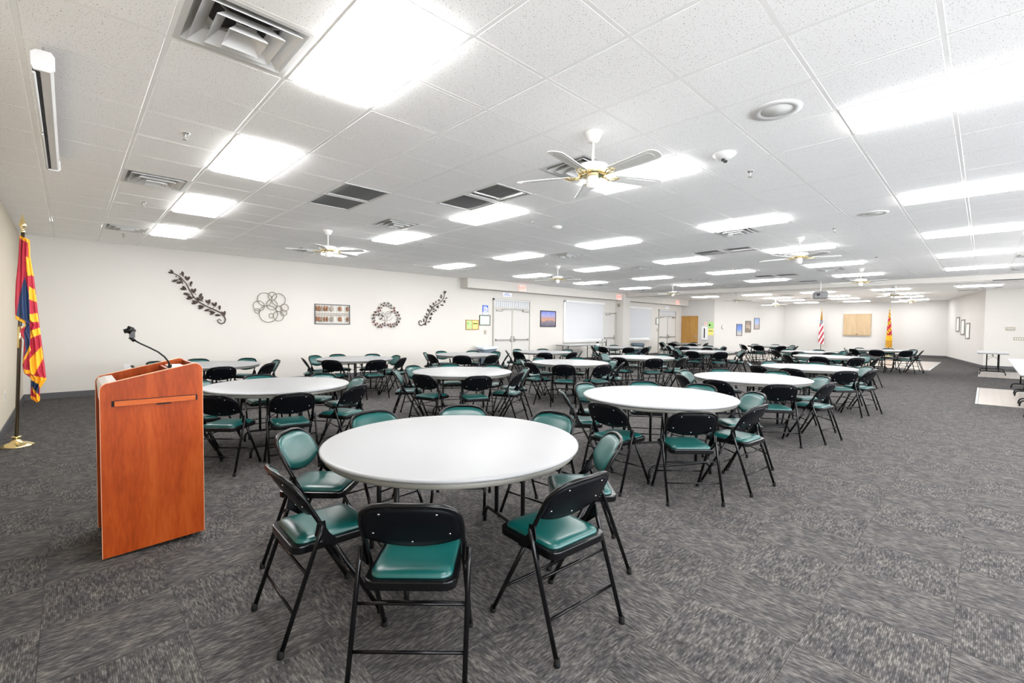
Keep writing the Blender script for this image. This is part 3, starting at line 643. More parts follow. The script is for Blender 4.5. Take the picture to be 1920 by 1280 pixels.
# ------------------------------------------------------------ folding chair
def fx(z): return .225-.56*z
HW = .203; ZT = .765
def archz(y):
    R = .13; RV = .106; a = abs(y)
    z = ZT-.006*(a/HW)**2
    if a > HW-R:
        q = min(1, (a-(HW-R))/R); z = ZT-.004-RV+RV*max(0, 1-q**2.4)**.42
    return z
def bx(y, z):
    t = max(0, min(1, (z-.48)/.2)); return fx(z)-.030*(1-(y/HW)**2)*t
NX, NZ = .872, .489
def make_chair():
    t = thing('folding_chair', '', 'chair')
    pan = MB(); pan.prism(rrect(.40, .372, .05, 4, .01, 0), .407, .445, 'z'); pan.build('seat_pan', M['black'], t, .006)
    mb = MB(); rings = [(.355, .33, .446), (.355, .33, .455), (.335, .31, .465), (.26, .24, .4705), (.12, .11, .472)]
    vs = []; n = len(rrect(.3, .3, .04, 4))
    for w_, d_, z in rings: vs += [(a, b, z) for a, b in rrect(w_, d_, min(.045, w_*.3), 4, .012, 0)]
    fs = [(i*n+k, i*n+(k+1) % n, (i+1)*n+(k+1) % n, (i+1)*n+k) for i in range(len(rings)-1) for k in range(n)]+[tuple(range((len(rings)-1)*n, len(rings)*n))]
    mb.add(vs, fs, 0, True); mb.build('seat_cushion', M['green'], t)
    # back frame: one bent tube
    path = [(bx(-HW, z), -HW, z) for z in (.44, .50, .56, .62)]
    path += [(bx(-HW*math.cos(q), zz), -HW*math.cos(q), zz) for q, zz in [(PI*k/18, archz(-HW*math.cos(PI*k/18))) for k in range(0, 19)] if zz > .64]
    path += [(bx(HW, z), HW, z) for z in (.62, .56, .50, .44)]
    MB().tube(path, .0112, 10).build('back_frame', M['black'], t)
    # back panel and pad
    def sheet(off0, puff, m, name, inset, par):
        mb = MB(); nc = 16; nr = 7; vs = []; fs = []
        for side in (0, 1):
            for r in range(nr+1):
                for c in range(nc+1):
                    y = (HW-.006-inset)*(-1+2*c/nc); v = r/nr
                    zt = archz(y)-.010-inset; zb = .592-.044*(1-(y/HW)**2)+inset*.6; zt = max(zt, zb+.012)
                    z = zb+(zt-zb)*v; o = off0[side]
                    if side: o += puff*(1-(2*v-1)**4)*(1-(y/HW)**6)
                    vs.append((bx(y, z)+NX*o, y, z+NZ*o))
        q = (nr+1)*(nc+1)
        for r in range(nr):
            for c in range(nc):
                a = r*(nc+1)+c
                fs.append((a, a+1, a+nc+2, a+nc+1)); fs.append((q+a, q+a+nc+1, q+a+nc+2, q+a+1))
        bd = [c for c in range(nc+1)]+[r*(nc+1)+nc for r in range(1, nr+1)]+[nr*(nc+1)+c for c in range(nc-1, -1, -1)]+[r*(nc+1) for r in range(nr-1, 0, -1)]
        for k in range(len(bd)): a, b = bd[k], bd[(k+1) % len(bd)]; fs.append((a, q+a, q+b, b))
        mb.add(vs, fs, 0, True); return mb.build(name, m, par)
    bp = sheet((-.009, -.001), 0, M['panelb'], 'back_panel', 0, t)
    sheet((.0, .010), .016, M['green'], 'back_pad', .005, t)
    for y, z in ((-.112, .725), (.112, .725), (-.155, .620), (.155, .620), (0, .578)):
        p = Vector((bx(y, z)-NX*.009, y, z-NZ*.009)); R_ = Vector((-NX, 0, -NZ)).to_track_quat('Z', 'Y').to_matrix().to_4x4()
        MB().lathe([(.0055, 0), (.0045, .002), (0, .003)], c=p, seg=10, M=R_).build('screw', M['chrome'], bp)
    for s in (-1, 1):
        l = MB().tube([(fx(.44), s*HW, .44), (fx(.02), s*HW*1.02, .02)], .0112, 10).build('leg', M['black'], t)
        MB().lathe([(.0155, 0), (.0155, .012), (.013, .034)], c=(fx(.015), s*HW*1.02, 0), seg=10).build('rubber_foot', M['rubber'], l)
        x0 = fx(.535)
        l = MB().tube([(x0, s*.2265, .535), (x0-.02, s*.2265, .47), (-.252, s*.2265, .02)], .0105, 10).build('leg', M['black'], t)
        MB().lathe([(.0148, 0), (.0148, .012), (.0125, .034)], c=(-.255, s*.2265, 0), seg=10).build('rubber_foot', M['rubber'], l)
        MB().prism([(x0-.018, .548), (x0+.018, .548), (x0+.024, .50), (.02, .425), (-.02, .42), (x0-.03, .49)], s*.211, s*.2155, 'y').build('hinge_bracket', M['black'], t)
    def rx(z): return -.0946+(-.252+.0946)*(.47-z)/.45
    MB().tube([(rx(.33), -.2265, .33), (rx(.33), .2265, .33)], .0068, 8).build('stretcher', M['black'], t)
    MB().tube([(rx(.17), -.2265, .17), (rx(.17), .2265, .17)], .0068, 8).build('stretcher', M['black'], t)
    MB().tube([(fx(.17), -HW, .17), (fx(.17), HW, .17)], .0068, 8).build('stretcher', M['black'], t)
    return t
def make_table():
    t = thing('round_table', '', 'table')
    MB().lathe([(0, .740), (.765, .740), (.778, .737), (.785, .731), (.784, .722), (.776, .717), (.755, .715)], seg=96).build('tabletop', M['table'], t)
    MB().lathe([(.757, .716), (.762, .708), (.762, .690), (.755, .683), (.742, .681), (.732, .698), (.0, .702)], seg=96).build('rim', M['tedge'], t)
    for s in (-1, 1):
        x = s*.42
        for k in (-1, 1): MB().tube([(x, k*.17, .702), (x, k*.17, .125)], .0145, 10).build('leg', M['blackm'], t)
        pts = [(x, -.34, .0), (x, -.338, .05)]+[(x, -.338+.07*(1-math.cos(a)), .05+.07*math.sin(a)) for a in [PI/2*q/5 for q in range(1, 6)]]
        pts += [(a, -b, c) for a, b, c in reversed(pts)]
        MB().tube(pts, .0145, 10).build('foot_bar', M['blackm'], t)
        MB().tube([(x, -.17, .58), (x, .17, .58)], .008, 8).build('cross_bar', M['blackm'], t)
        MB().tube([(x, 0, .58), (x-s*.30, 0, .695)], .009, 8).build('brace', M['blackm'], t)
        MB().tube([(x, -.17, .42), (x-s*.04, 0, .50), (x, .17, .42)], .005, 6).build('brace', M['blackm'], t)
    return t
TABS = [('A', 1.735, 2.32, -12, 'front table'), ('B', 1.80, 5.86, 80, 'table right behind the lectern'), ('C', 1.79, 9.54, 90, 'table by the art wall behind the lectern'),
 ('D', 4.42, 9.42, 85, 'table below the rectangle wall art'), ('E', 4.50, 5.78, 75, 'table second behind the front one'), ('F', 7.3, 9.22, 80, 'table beside the first bin'),
 ('G', 7.38, 5.91, 70, 'table in line before the long wall table'), ('H', 9.85, 8.85, 60, 'table before the first double door'), ('I', 4.49, 2.40, 60, 'second table of the right-hand row'),
 ('J', 7.23, 2.39, 45, 'third table of the right-hand row'), ('K', 10.1, 2.335, 30, 'fourth table of the right-hand row'), ('L', 10.1, 5.87, 60, 'middle table left of the fourth right-hand one'),
 ('M', 14.6, 9.32, 80, 'table before the single white door'), ('N', 14.4, 6.05, 60, 'middle table before the oak door'), ('O', 17.2, 7.67, 60, 'table second before the oak door'),
 ('P', 20.8, 9.88, 60, 'farthest table, before the oak door'), ('Q', 21.4, 6.44, 60, 'farthest table before the three colour pictures'), ('R', 17.08, 3.92, 40, 'table in line below the striped flag'),
 ('S', 14.57, 2.93, 40, 'fifth table of the right-hand row'), ('U', 20.9, 2.54, 30, 'farthest table before the tan cabinet')]
tab0 = make_table(); ch0 = make_chair()
SECT = ['nearest seat', 'near-left seat', 'left seat', 'far-left seat', 'farthest seat', 'far-right seat', 'right seat', 'near-right seat']
CH = {'A': [(224, .92, 2), (269, .85, -3), (181, .835, -3), (134, .85, 1), (91, .83, 2), (49, .83, -3), (2, .84, 2), (317, .82, -2)],
 'B': [(259, .89, 3), (221, .89, 4), (301, .87, -3), (352, .76, 4), (88, .76, 0), (36, .76, 5), (132, .84, 0), (178, .84, 0)],
 'D': [(216, .77, 4), (268, .87, -3), (160, .82, 5), (118, .88, -2), (356, .76, 3), (309, .87, -5), (86, .90, 0), (43, .86, 0)],
 'E': [(244, .84, 2), (198, .80, -2), (150, .84, -6), (291, .80, 4), (332, .86, -5), (65, .85, 0), (17, .78, 3), (106, .85, 0)],
 'G': [(212, .93, 6), (174, .88, -4), (128, .80, 0), (251, .93, 5), (84, .77, 0), (28, .78, 4), (330, .78, -5), (292, .86, 3)],
 'I': [(223, .90, 3), (268, .81, -4), (183, .84, -6), (317, .86, 3), (39, .78, -3), (359, .84, 2), (89, .79, 0), (132, .81, 2)],
 'J': [(215, .93, 2), (260, .84, -1), (309, .80, 3), (91, .81, 0), (136, .84, 3), (177, .89, -4), (46, .80, 0), (356, .83, 3)],
 'K': [(221, .95, 3), (259, .84, -4), (303, .80, 4), (181, .93, -3), (102, .79, 0), (147, .90, 5), (55, .83, 0), (5, .83, -3)]}
ft = fc = True
for key, x, y, ax, desc in TABS:
    lab = 'round white folding table, '+desc
    if ft: tab0.location = (x, y, 0); tab0.rotation_euler = (0, 0, math.radians(ax)); tab0['label'] = lab; tab0['group'] = 'round white tables'; ft = False
    else: dup(tab0, (x, y, 0), math.radians(ax), lab)
    spec = CH.get(key)
    if spec is None:
        rr = random.Random(ord(key))
        spec = [(45*k+rr.uniform(-3, 3), .865+rr.uniform(-.02, .03), rr.uniform(-4, 4)) for k in range(8)]
    tocam = math.atan2(-y, -x); used = set()
    for an, d, tw in sorted(spec, key=lambda s: ((s[0]-math.degrees(tocam)) % 360)):
        a = math.radians(an); rel = (an-math.degrees(tocam)) % 360
        s = int(((rel+22.5) % 360)//45)
        s = [0, 7, 6, 5, 4, 3, 2, 1][s] if s else 0
        while s in used: s = (s-1) % 8
        used.add(s)
        lab = 'green folding chair, %s of the %s' % (SECT[s], desc)
        loc = (x+d*math.cos(a), y+d*math.sin(a), 0); rz = a+PI+math.radians(tw)
        if fc: ch0.location = loc; ch0.rotation_euler = (0, 0, rz); ch0['label'] = lab; ch0['group'] = 'green folding chairs at the round tables'; fc = False
        else: dup(ch0, loc, rz, lab)
# ------------------------------------------------------------ rectangular folding tables
def rect_table(L, W):
    t = thing('folding_table', '', 'table')
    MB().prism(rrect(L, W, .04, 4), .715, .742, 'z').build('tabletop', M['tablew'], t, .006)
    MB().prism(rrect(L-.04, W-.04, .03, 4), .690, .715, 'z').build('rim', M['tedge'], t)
    for s in (-1, 1):
        x = s*(L/2-.20)
        for k in (-1, 1): MB().tube([(x, k*.14, .69), (x, k*.14, .115)], .0145, 10).build('leg', M['blackm'], t)
        h = W/2-.08
        pts = [(x, -h, .0), (x, -h+.004, .05)]+[(x, -h+.004+.065*(1-math.cos(a)), .05+.065*math.sin(a)) for a in [PI/2*q/5 for q in range(1, 6)]]
        pts += [(a, -b, c) for a, b, c in reversed(pts)]
        MB().tube(pts, .0145, 10).build('foot_bar', M['blackm'], t)
        MB().tube([(x, -.14, .50), (x-s*.06, 0, .60), (x, .14, .50)], .006, 6).build('brace', M['blackm'], t)
        MB().tube([(x-s*.06, 0, .60), (x-s*.30, 0, .692)], .008, 8).build('brace', M['blackm'], t)
    return t
rt = rect_table(2.05, .76); G = 'rectangular white folding tables'
rt.location = (12.375, -.80, 0); rt['group'] = G; rt['label'] = 'long white folding table nearest the camera at the right edge'
dup(rt, (14.445, -.80, 0), 0, 'long white folding table, middle of the right-edge row')
dup(rt, (16.515, -.80, 0), 0, 'long white folding table, farthest of the right-edge row')
dup(rt, (22.75, -.20, 0), 0, 'white folding table standing alone by the right far wall')
dup(rt, (15.2, 11.75, 0), 0, 'long white folding table under the first blind')
# ------------------------------------------------------------ vinyl floor patches
for x0, x1, y0, y1, lab in ((12.95, 16.63, -3.2, .10, 'pale vinyl floor panel under the right-edge tables'), (20.75, 23.8, -3.2, .12, 'pale vinyl floor panel under the lone right table'), (22.4, 28.7, 1.36, 9.6, 'wide pale vinyl dance floor before the stage wall')):
    v = thing('floor_panel', lab, 'floor panel', ((x0+x1)/2, (y0+y1)/2, 0)); a = (x1-x0)/2; b = (y1-y0)/2
    n = 6; pr = None
    for k in range(n):
        if pr is None: pr = MB().box(-a/n+.002, a/n-.002, -b+.04, b-.04, .001, .008).build('plank', M['vinylf'], v); o = pr
        else: o = pr.copy(); COL.objects.link(o)
        o.location = (-a+a/n*(2*k+1), 0, 0)
    MB().box(-a, a, b-.035, b, .001, .010).box(-a, a, -b, -b+.035, .001, .010).build('edge_strip', M['strip'], v)
# ------------------------------------------------------------ lectern
lc = thing('lectern', 'cherry-laminate lectern standing front left on the carpet', 'lectern', (.125, 3.69, 0))
W_, D_ = .52, .63
def sideprof(r=.045):
    P = [(0, .012), (W_, .035)]; zl, zr = 1.085, 1.185
    sl = math.atan2(zr-zl, W_)
    for k in range(7):
        a = PI/2*k/6; P.append((W_-r+r*math.cos(a), zr-r+r*math.sin(a)))
    for k in range(7):
        a = PI/2+PI/2*k/6; P.append((r+r*math.cos(a), zl-r+r*math.sin(a)))
    return P
sp = sideprof()
for y0 in (0, D_-.03):
    s_ = MB().prism(sp, y0, y0+.03, 'y').build('side_panel', M['cherry'], lc)
    q = [(a, b) for a, b in sp]; e = MB()
    for k in range(1, len(q)-0):
        a = Vector(q[k]); b = Vector(q[(k+1) % len(q)]); d = (b-a)
        if d.length < 1e-6: continue
        n_ = Vector((d.y, -d.x)).normalized()*.0022
        e.prism([(a.x, a.y), (a.x+n_.x, a.y+n_.y), (b.x+n_.x, b.y+n_.y), (b.x, b.y)], y0+.0015, y0+.0285, 'y')
    e.build('edge_band', M['cedge'], s_)
MB().box(W_-.022, W_-.004, .03, D_-.03, .04, 1.172).build('front_panel', M['cherry'], lc)
MB().box(.045, .063, .03, D_-.03, .06, .93).build('door', M['cherryd'], lc)
MB().tube([(.04, .30, .75), (.02, .30, .75), (.02, .30, .65), (.04, .30, .65)], .005, 6).build('door_handle', M['steel'], lc)
MB().box(.04, W_-.02, .03, D_-.03, .06, .08).build('bottom_shelf', M['cherryd'], lc)
def slope(x): return .985+.19*x
mb = MB(); mb.prism([(.05, slope(.05)), (.36, slope(.36)), (.36, slope(.36)-.02), (.05, slope(.05)-.02)], .03, D_-.03, 'y'); mb.build('reading_shelf', M['cherry'], lc)
mb = MB(); mb.prism([(.004, 1.045), (.012, 1.068), (.045, 1.080), (.085, 1.083), (.088, 1.06), (.05, .99), (.03, .94), (.012, .93)], .031, D_-.031, 'y'); mb.build('padded_lip', M['leather'], lc)
MB().box(.36, W_-.022, .03, D_-.03, 1.118, 1.133).box(.355, .37, .03, D_-.03, 1.05, 1.140).build('top_ledge', M['cherryd'], lc)
MB().box(.385, .475, .18, .56, 1.133, 1.146).build('control_panel', M['leather'], lc, .003)
MB().box(.40, .465, .30, .45, 1.146, 1.148).build('control_panel_inset', M['strip'], lc)
mb = MB(); mb.box(.065, .478, -.014, .002, .940, .972); mb.build('pull_out_shelf', M['cherryl'], lc, .002)
MB().box(.052, .066, -.0015, .003, .938, .974).box(.478, .490, -.0015, .003, .938, .974).box(.066, .478, -.0015, .003, .972, .976).build('shelf_slot', M['ink'], lc)
MB().box(.27, .345, -.008, -.0005, .930, .938).build('finger_notch', M['ink'], lc)
for (x, y) in ((.45, .07), (.45, .55), (.07, .07), (.07, .55)):
    MB().lathe([(0, 0), (.018, 0), (.022, .006), (.022, .028), (.018, .034), (0, .034)], c=(0, 0, 0), M=Matrix.Translation((x, y-.017, .022)) @ Matrix.Rotation(-PI/2, 4, 'X'), seg=14).box(x-.02, x+.02, y-.015, y+.015, .035, .06).build('caster', M['rubber'], lc)
mc = thing('microphone', 'black gooseneck microphone clamped on the lectern top', 'microphone', (.505, 3.98, 1.133))
MB().lathe([(.022, 0), (.022, .006), (.012, .012), (.012, .03)], seg=16).build('mount', M['blackm'], mc)
nk = [(0, 0, .02), (-.008, 0, .05), (-.03, .0, .085), (-.065, 0, .12), (-.11, 0, .15), (-.16, 0, .18), (-.195, 0, .205)]
MB().tube(nk, .0055, 10).build('gooseneck', M['blackm'], mc)
MB().tube([(-.190, 0, .198), (-.215, 0, .225)], .011, 12).build('clip', M['black'], mc)
mb = MB(); mb.box(-.218, -.188, -.014, .014, .220, .266); mb.tube([(-.225, 0, .25), (-.205, 0, .292)], .019, 12); mb.build('shock_mount', M['black'], mc)
MB().tube([(-.245, -.0, .262), (-.215, 0, .270), (-.185, 0, .262)], [.014, .017, .013], 12).build('capsule', M['blackm'], mc)
# ------------------------------------------------------------ flags
from mathutils.geometry import tessellate_polygon
def inpoly(x, y, P):
    c = False; n = len(P)
    for i in range(n):
        x1, y1 = P[i]; x2, y2 = P[i-1]
        if (y1 > y) != (y2 > y) and x < (x2-x1)*(y-y1)/(y2-y1)+x1: c = not c
    return c
fg = thing('state_flag', 'red, gold and blue fringed flag on a pole left of the lectern', 'flag', (0, 0, 0))
MB().tube([(-.468, 7.85, .03), (-.372, 7.85, 2.50)], .017, 12).build('pole', M['pole'], fg)
MB().tube([(-.4245, 7.85, 1.15), (-.4155, 7.85, 1.40)], .0195, 12).build('pole_joint', M['brass'], fg)
MB().lathe([(.15, 0), (.152, .008), (.142, .018), (.10, .035), (.055, .05), (.035, .075), (.032, .10), (.045, .105), (.045, .115), (.02, .118)], c=(-.466, 7.85, 0), seg=40).build('base', M['brass'], fg)
MB().lathe([(.014, 0), (.022, .02), (.012, .035), (.012, .05), (.03, .075), (.034, .095), (.022, .13), (.012, .17), (.004, .215), (0, .23)], c=(-.372, 7.85, 2.49), seg=14).build('finial', M['brass'], fg)
zs = [p[1] for p in FLAG_OUT]; z0, z1 = min(zs), max(zs)
def draped(spans, colour, yc, depth, folds, name, mats, parent, nrow=150, ncol=44, cut=None):
    """closed cloth bundle: front sheet and back sheet in soft vertical folds"""
    vs = []; fs = []; mi = []
    for side in (0, 1):
        for r, (z, a, b) in enumerate(spans):
            for c in range(ncol+1):
                u = c/ncol; x = a+(b-a)*u; t = r/(len(spans)-1)
                am = depth*(.35+.65*t)*min(1, 6*u, 6*(1-u))
                ph = folds*2*PI*u+1.2*math.sin(3*t)
                y = yc-(am*(1+.75*math.sin(ph)) if side == 0 else -am*(1+.75*math.sin(ph+1.3)))
                vs.append((x, y, z))
    n = (ncol+1)*len(spans)
    for side in (0, 1):
        for r in range(len(spans)-1):
            for c in range(ncol):
                a = side*n+r*(ncol+1)+c
                q = (a, a+1, a+ncol+2, a+ncol+1)
                cx = sum(vs[k][0] for k in q)/4; cz = sum(vs[k][2] for k in q)/4
                fs.append(q); mi.append(colour(cx, cz))
    m2 = bpy.data.meshes.new(name); m2.from_pydata(vs, [], fs)
    for m in mats: m2.materials.append(m)
    m2.polygons.foreach_set('material_index', mi); m2.polygons.foreach_set('use_smooth', [True]*len(fs))
    o = bpy.data.objects.new(name, m2); COL.objects.link(o); o.parent = parent
    return o
spans = []
NR = 170
for r in range(NR+1):
    z = z1-.002-(z1-z0-.004)*r/NR
    xs = []
    n = len(FLAG_OUT)
    for i in range(n):
        xa, za = FLAG_OUT[i]; xb, zb = FLAG_OUT[i-1]
        if (za > z) != (zb > z): xs.append(xa+(xb-xa)*(z-za)/(zb-za))
    spans.append((z, min(xs), max(xs)))
def fcol(x, z):
    for g in FLAG_GOLD:
        if inpoly(x, z, g): return 1
    if inpoly(x, z, FLAG_BLUE) or inpoly(x, z, FLAG_BLUE2): return 2
    return 0
draped(spans, fcol, 7.84, .028, 3.2, 'cloth', [M['redf'], M['goldf'], M['bluef']], fg)
def far_flag(label, px, colour, mats, zb):
    t = thing('flag', label, 'flag', (32.9, px, 0))
    MB().tube([(0, 0, .02), (0, 0, 2.55)], .018, 10).build('pole', M['brass'], t)
    MB().lathe([(.17, 0), (.165, .02), (.06, .05), (.03, .10), (.02, .12)], seg=24).build('base', M['brass'], t)
    MB().lathe([(.01, 2.55), (.035, 2.60), (.03, 2.64), (0, 2.76)], seg=10).build('finial', M['brass'], t)
    sp = []
    for r in range(61):
        q = r/60; z = 2.52-(2.52-zb)*q; w_ = .03+.125*min(1, q*1.3)
        sp.append((z, -w_*.85, w_))
    c = draped(sp, colour, 0, .03, 2.5, 'cloth', mats, t, ncol=24)
    c.rotation_euler = (0, 0, -PI/2)
def us(x, z):
    if z > 2.02: return 3 if (x*9+z*7) % 1 > .55 else 4
    if z > 1.80+.35*x: return 2 if (x*23+z*17) % 1 > .25 else 1
    return 0 if (x*5.0-z*2.3) % 1 > .5 else 1
far_flag('striped red, white and blue flag left of the tan wall cabinet', 6.95, us, [M['redf'], M['whitef'], M['bluef'], M['goldf'], M['blackf']], .58)
def md(x, z):
    if z < .90: return 3 if (x*9+z*7) % 1 > .5 and (x*-9+z*7) % 1 > .3 else 1
    if z < 1.15: return 1
    if (z*2.3-x*3) % 1 > .5 and z < 2.1: return 0
    if (z*5+x*7) % 1 > .72: return 3
    return 1
far_flag('gold, red and black flag right of the tan wall cabinet', 3.74, md, [M['redf'], M['goldf'], M['bluef'], M['blackf']], .48)

# ------------------------------------------------------------ metal wall art on the back wall
YW = YA-.03
def leaf_mesh(b, t, w_, y):
    b = Vector((b[0], 0, b[1])); t = Vector((t[0], 0, t[1])); d = t-b; L = d.length; d.normalize(); n = Vector((-d.z, 0, d.x))
    P = []; N = 7
    for k in range(N+1):
        q = k/N; ww = w_*math.sin(PI*min(1, q**1.35))**.8*.5+.003
        P.append((b+d*L*q, ww))
    vs = []; fs = []
    for p, ww in P:
        vs += [p+n*ww+Vector((0, y, 0)), p+Vector((0, y-.012, 0)), p-n*ww+Vector((0, y, 0)), p+Vector((0, y+.004, 0))]
    for k in range(N):
        for s in range(4): a = 4*k+s; b2 = 4*k+(s+1) % 4; fs.append((a, b2, b2+4, a+4))
    return MB(), vs, fs
def branch(stem, leaves, berries, label, r0):
    t = thing('metal_branch', label, 'wall art', (0, 0, 0), 0, 'metal branch wall art')
    n = len(stem)
    MB().tube([(x, YW, z) for x, z in stem], [r0*(.7+.5*math.sin(PI*k/n)) for k in range(n)], 8).build('stem', M['bronze'], t)
    for (a, b, c, d) in leaves:
        L = math.hypot(c-a, d-b); mb, vs, fs = leaf_mesh((a, b), (c, d), max(.034, L*.36), YW-.008)
        mb.add(vs, fs, 0, True); mb.build('leaf', M['bronze'], t)
    for x, z in berries:
        MB().lathe([(0, -.013), (.010, -.009), (.013, 0), (.010, .009), (0, .013)], c=(x, YW-.006, z), seg=8).build('berry', M['bronze'], t)
branch(STEM1, LEAF1, BERRY1, 'dark metal leafy branch hanging leftmost on the art wall', .011)
branch(STEM2, LEAF2, [], 'dark metal leafy branch hanging rightmost, beside the notice board', .013)
rg = thing('ring_wall_art', 'wall art of overlapping thin metal rings above the far tables', 'wall art', (0, 0, 0))
for k, (x, z, r) in enumerate(RINGS):
    MB().tube([(x+r*math.cos(2*PI*q/40), YW-.004*(k % 3), z+r*math.sin(2*PI*q/40)) for q in range(40)], .0075, 6, closed=True).build('ring', M['wire'], rg)
wr = thing('flower_wall_art', 'trefoil wreath of rose and grey metal flowers on the art wall', 'wall art', (0, 0, 0))
rr = random.Random(3)
for k, (x, z) in enumerate(FLOWERS):
    s = .056 if k < 24 else .042; a = rr.uniform(0, PI); y = YW-.01-.012*(k % 2)
    mb = MB()
    pts = [Vector((x+s*(1.0 if q % 2 == 0 else .45)*math.cos(a+PI*q/4), y, z+s*(1.0 if q % 2 == 0 else .45)*math.sin(a+PI*q/4))) for q in range(8)]
    vs = pts+[Vector((x, y-.028, z)), Vector((x, y+.006, z))]
    mb.add(vs, [(q, (q+1) % 8, 8) for q in range(8)]+[((q+1) % 8, q, 9) for q in range(8)])
    mb.build('metal_flower', M[rr.choice(['rose', 'bronze', 'wire', 'rose', 'frameg'])], wr)
for wv in WIRES: MB().tube([(x, YW, z) for x, z in wv], .006, 6).build('wire_stem', M['wire'], wr)
fa = thing('framed_metal_art', 'rectangular black-framed art of copper discs on the art wall', 'wall art', (4.66, YA, 1.475))
Wd, Hd = .965, .535
for a in ((0, Wd, 0, .018), (0, Wd, Hd-.018, Hd), (0, .018, 0, Hd), (Wd-.018, Wd, 0, Hd)): MB().box(a[0], a[1], -.035, -.012, a[2], a[3]).build('frame_bar', M['frameb'], fa)
for z in (.245, .29): MB().box(.01, Wd-.01, -.03, -.018, z-.007, z+.007).build('middle_bar', M['wire'], fa)
rr = random.Random(5)
for row in (.135, .415):
    for k, (fx_, w_) in enumerate([(.05, .05), (.12, .07), (.185, .05), (.26, .06), (.335, .05), (.46, .09), (.70, .10), (.92, .07)]):
        x = fx_*Wd; mb = MB(); w2 = w_*Wd*.5
        n = 14; out = []
        for q in range(n):
            a = 2*PI*q/n; rad = (.95+.35*rr.random())
            out.append((x+w2*rad*math.cos(a), row+.062*rad*math.sin(a)))
        mb.prism(out, -.04-.008*(k % 2), -.032-.008*(k % 2), 'y'); mb.prism([(x+(a-x)*.55, row+(b-row)*.6) for a, b in out], -.055, -.04, 'y')
        mb.build('copper_disc', M['copper'] if (k+int(row*10)) % 3 else M['wire'], fa)
for k in range(12): MB().tube([(Wd*(.05+.08*k), -.022, .02), (Wd*(.05+.08*k), -.022, Hd-.02)], .0018, 4).build('thin_wire', M['wire'], fa)

# ------------------------------------------------------------ framed pictures, notices, signs
def picture(name, label, cat, loc, rz, w_, h_, fm, fw, cont, group=None, dep=.025):
    t = thing(name, label, cat, loc, rz, group)
    MB().box(0, w_, -dep, -.002, 0, fw).box(0, w_, -dep, -.002, h_-fw, h_).box(0, fw, -dep, -.002, fw, h_-fw).box(w_-fw, w_, -dep, -.002, fw, h_-fw).build('frame', fm, t)
    MB().box(fw, w_-fw, -dep*.5, -.004, fw, h_-fw).build('picture', cont, t)
    return t
def scenic(name, stops, scale=3, ns=6, amt=.35, axis=2, hgt=1.0):
    m = bpy.data.materials.new(name); m.use_nodes = True; nt = m.node_tree; b = nt.nodes['Principled BSDF']; b.inputs['Roughness'].default_value = .35
    tc = nt.nodes.new('ShaderNodeTexCoord'); sx = nt.nodes.new('ShaderNodeSeparateXYZ'); link(nt, tc.outputs['Generated'], sx.inputs[0])
    nz = nt.nodes.new('ShaderNodeTexNoise'); nz.inputs['Scale'].default_value = ns; nz.inputs['Detail'].default_value = 5; link(nt, tc.outputs['Generated'], nz.inputs[0])
    ma = nt.nodes.new('ShaderNodeMath'); ma.operation = 'MULTIPLY_ADD'; ma.inputs[1].default_value = amt; link(nt, nz.outputs['Fac'], ma.inputs[0]); link(nt, sx.outputs[axis], ma.inputs[2])
    mb_ = nt.nodes.new('ShaderNodeMath'); mb_.operation = 'SUBTRACT'; mb_.inputs[1].default_value = amt/2; link(nt, ma.outputs[0], mb_.inputs[0])
    cr = nt.nodes.new('ShaderNodeValToRGB'); e = cr.color_ramp.elements
    e[0].position = stops[0][0]; e[0].color = (*stops[0][1], 1); e[1].position = stops[-1][0]; e[1].color = (*stops[-1][1], 1)
    for p, c in stops[1:-1]: k = e.new(p); k.color = (*c, 1)
    link(nt, mb_.outputs[0], cr.inputs[0]); link(nt, cr.outputs[0], b.inputs['Base Color']); return m
sun = scenic('sunset_print', [(0, (.10, .09, .13)), (.3, (.18, .16, .20)), (.42, (.55, .26, .14)), (.52, (.38, .24, .24)), (.75, (.30, .30, .50)), (1, (.12, .18, .55))], ns=3.5, amt=.5)
picture('framed_picture', 'square framed sunset picture between double door and blind', 'picture', (13.48, YA, 1.45), 0, .95, .66, M['frameb'], .035, sun)
im1 = scenic('blue_city_print', [(0, (.5, .48, .45)), (.35, (.35, .36, .40)), (.45, (.16, .28, .62)), (1, (.08, .16, .5))], amt=.25)
im2 = scenic('sepia_rock_print', [(.2, (.14, .11, .08)), (.5, (.5, .42, .33)), (.8, (.2, .15, .12))], ns=5, amt=1.6)
im3 = scenic('mesa_sky_print', [(0, (.42, .34, .32)), (.42, (.40, .36, .36)), (.5, (.35, .45, .68)), (1, (.22, .36, .72))], amt=.15)
aL = math.atan2(9.1-10.45, XF-XT); dL = Vector((math.cos(aL), math.sin(aL)))
G = 'three tall pictures on the angled wall'
for s0_, z, m, lab in ((2.18, 1.04, im1, 'tall framed blue tower picture, left of the three'), (3.13, 1.23, im2, 'tall framed sepia picture, middle of the three'), (4.10, 1.42, im3, 'tall framed pale sky picture, right of the three')):
    q = Vector((XT, 10.45))+dL*s0_
    picture('tall_picture', lab, 'picture', (q.x, q.y, z), aL, .62, .70, M['frameg'], .05, m, G)
aR = math.atan2(.03-1.42, 25.6-XF); dR = Vector((math.cos(aR), math.sin(aR)))
G = 'three narrow frames on the right angled wall'
for s0_, z, lab in ((2.48, 1.40, 'narrow dark-framed print, highest and leftmost of three'), (3.60, 1.26, 'narrow dark-framed print, middle of three'), (4.62, 1.09, 'narrow dark-framed print, lowest and rightmost of three')):
    q = Vector((XF, 1.42))+dR*s0_
    picture('narrow_picture', lab, 'picture', (q.x, q.y, z), aR, .78, .71, M['frameg'], .06, M['sage'], G)
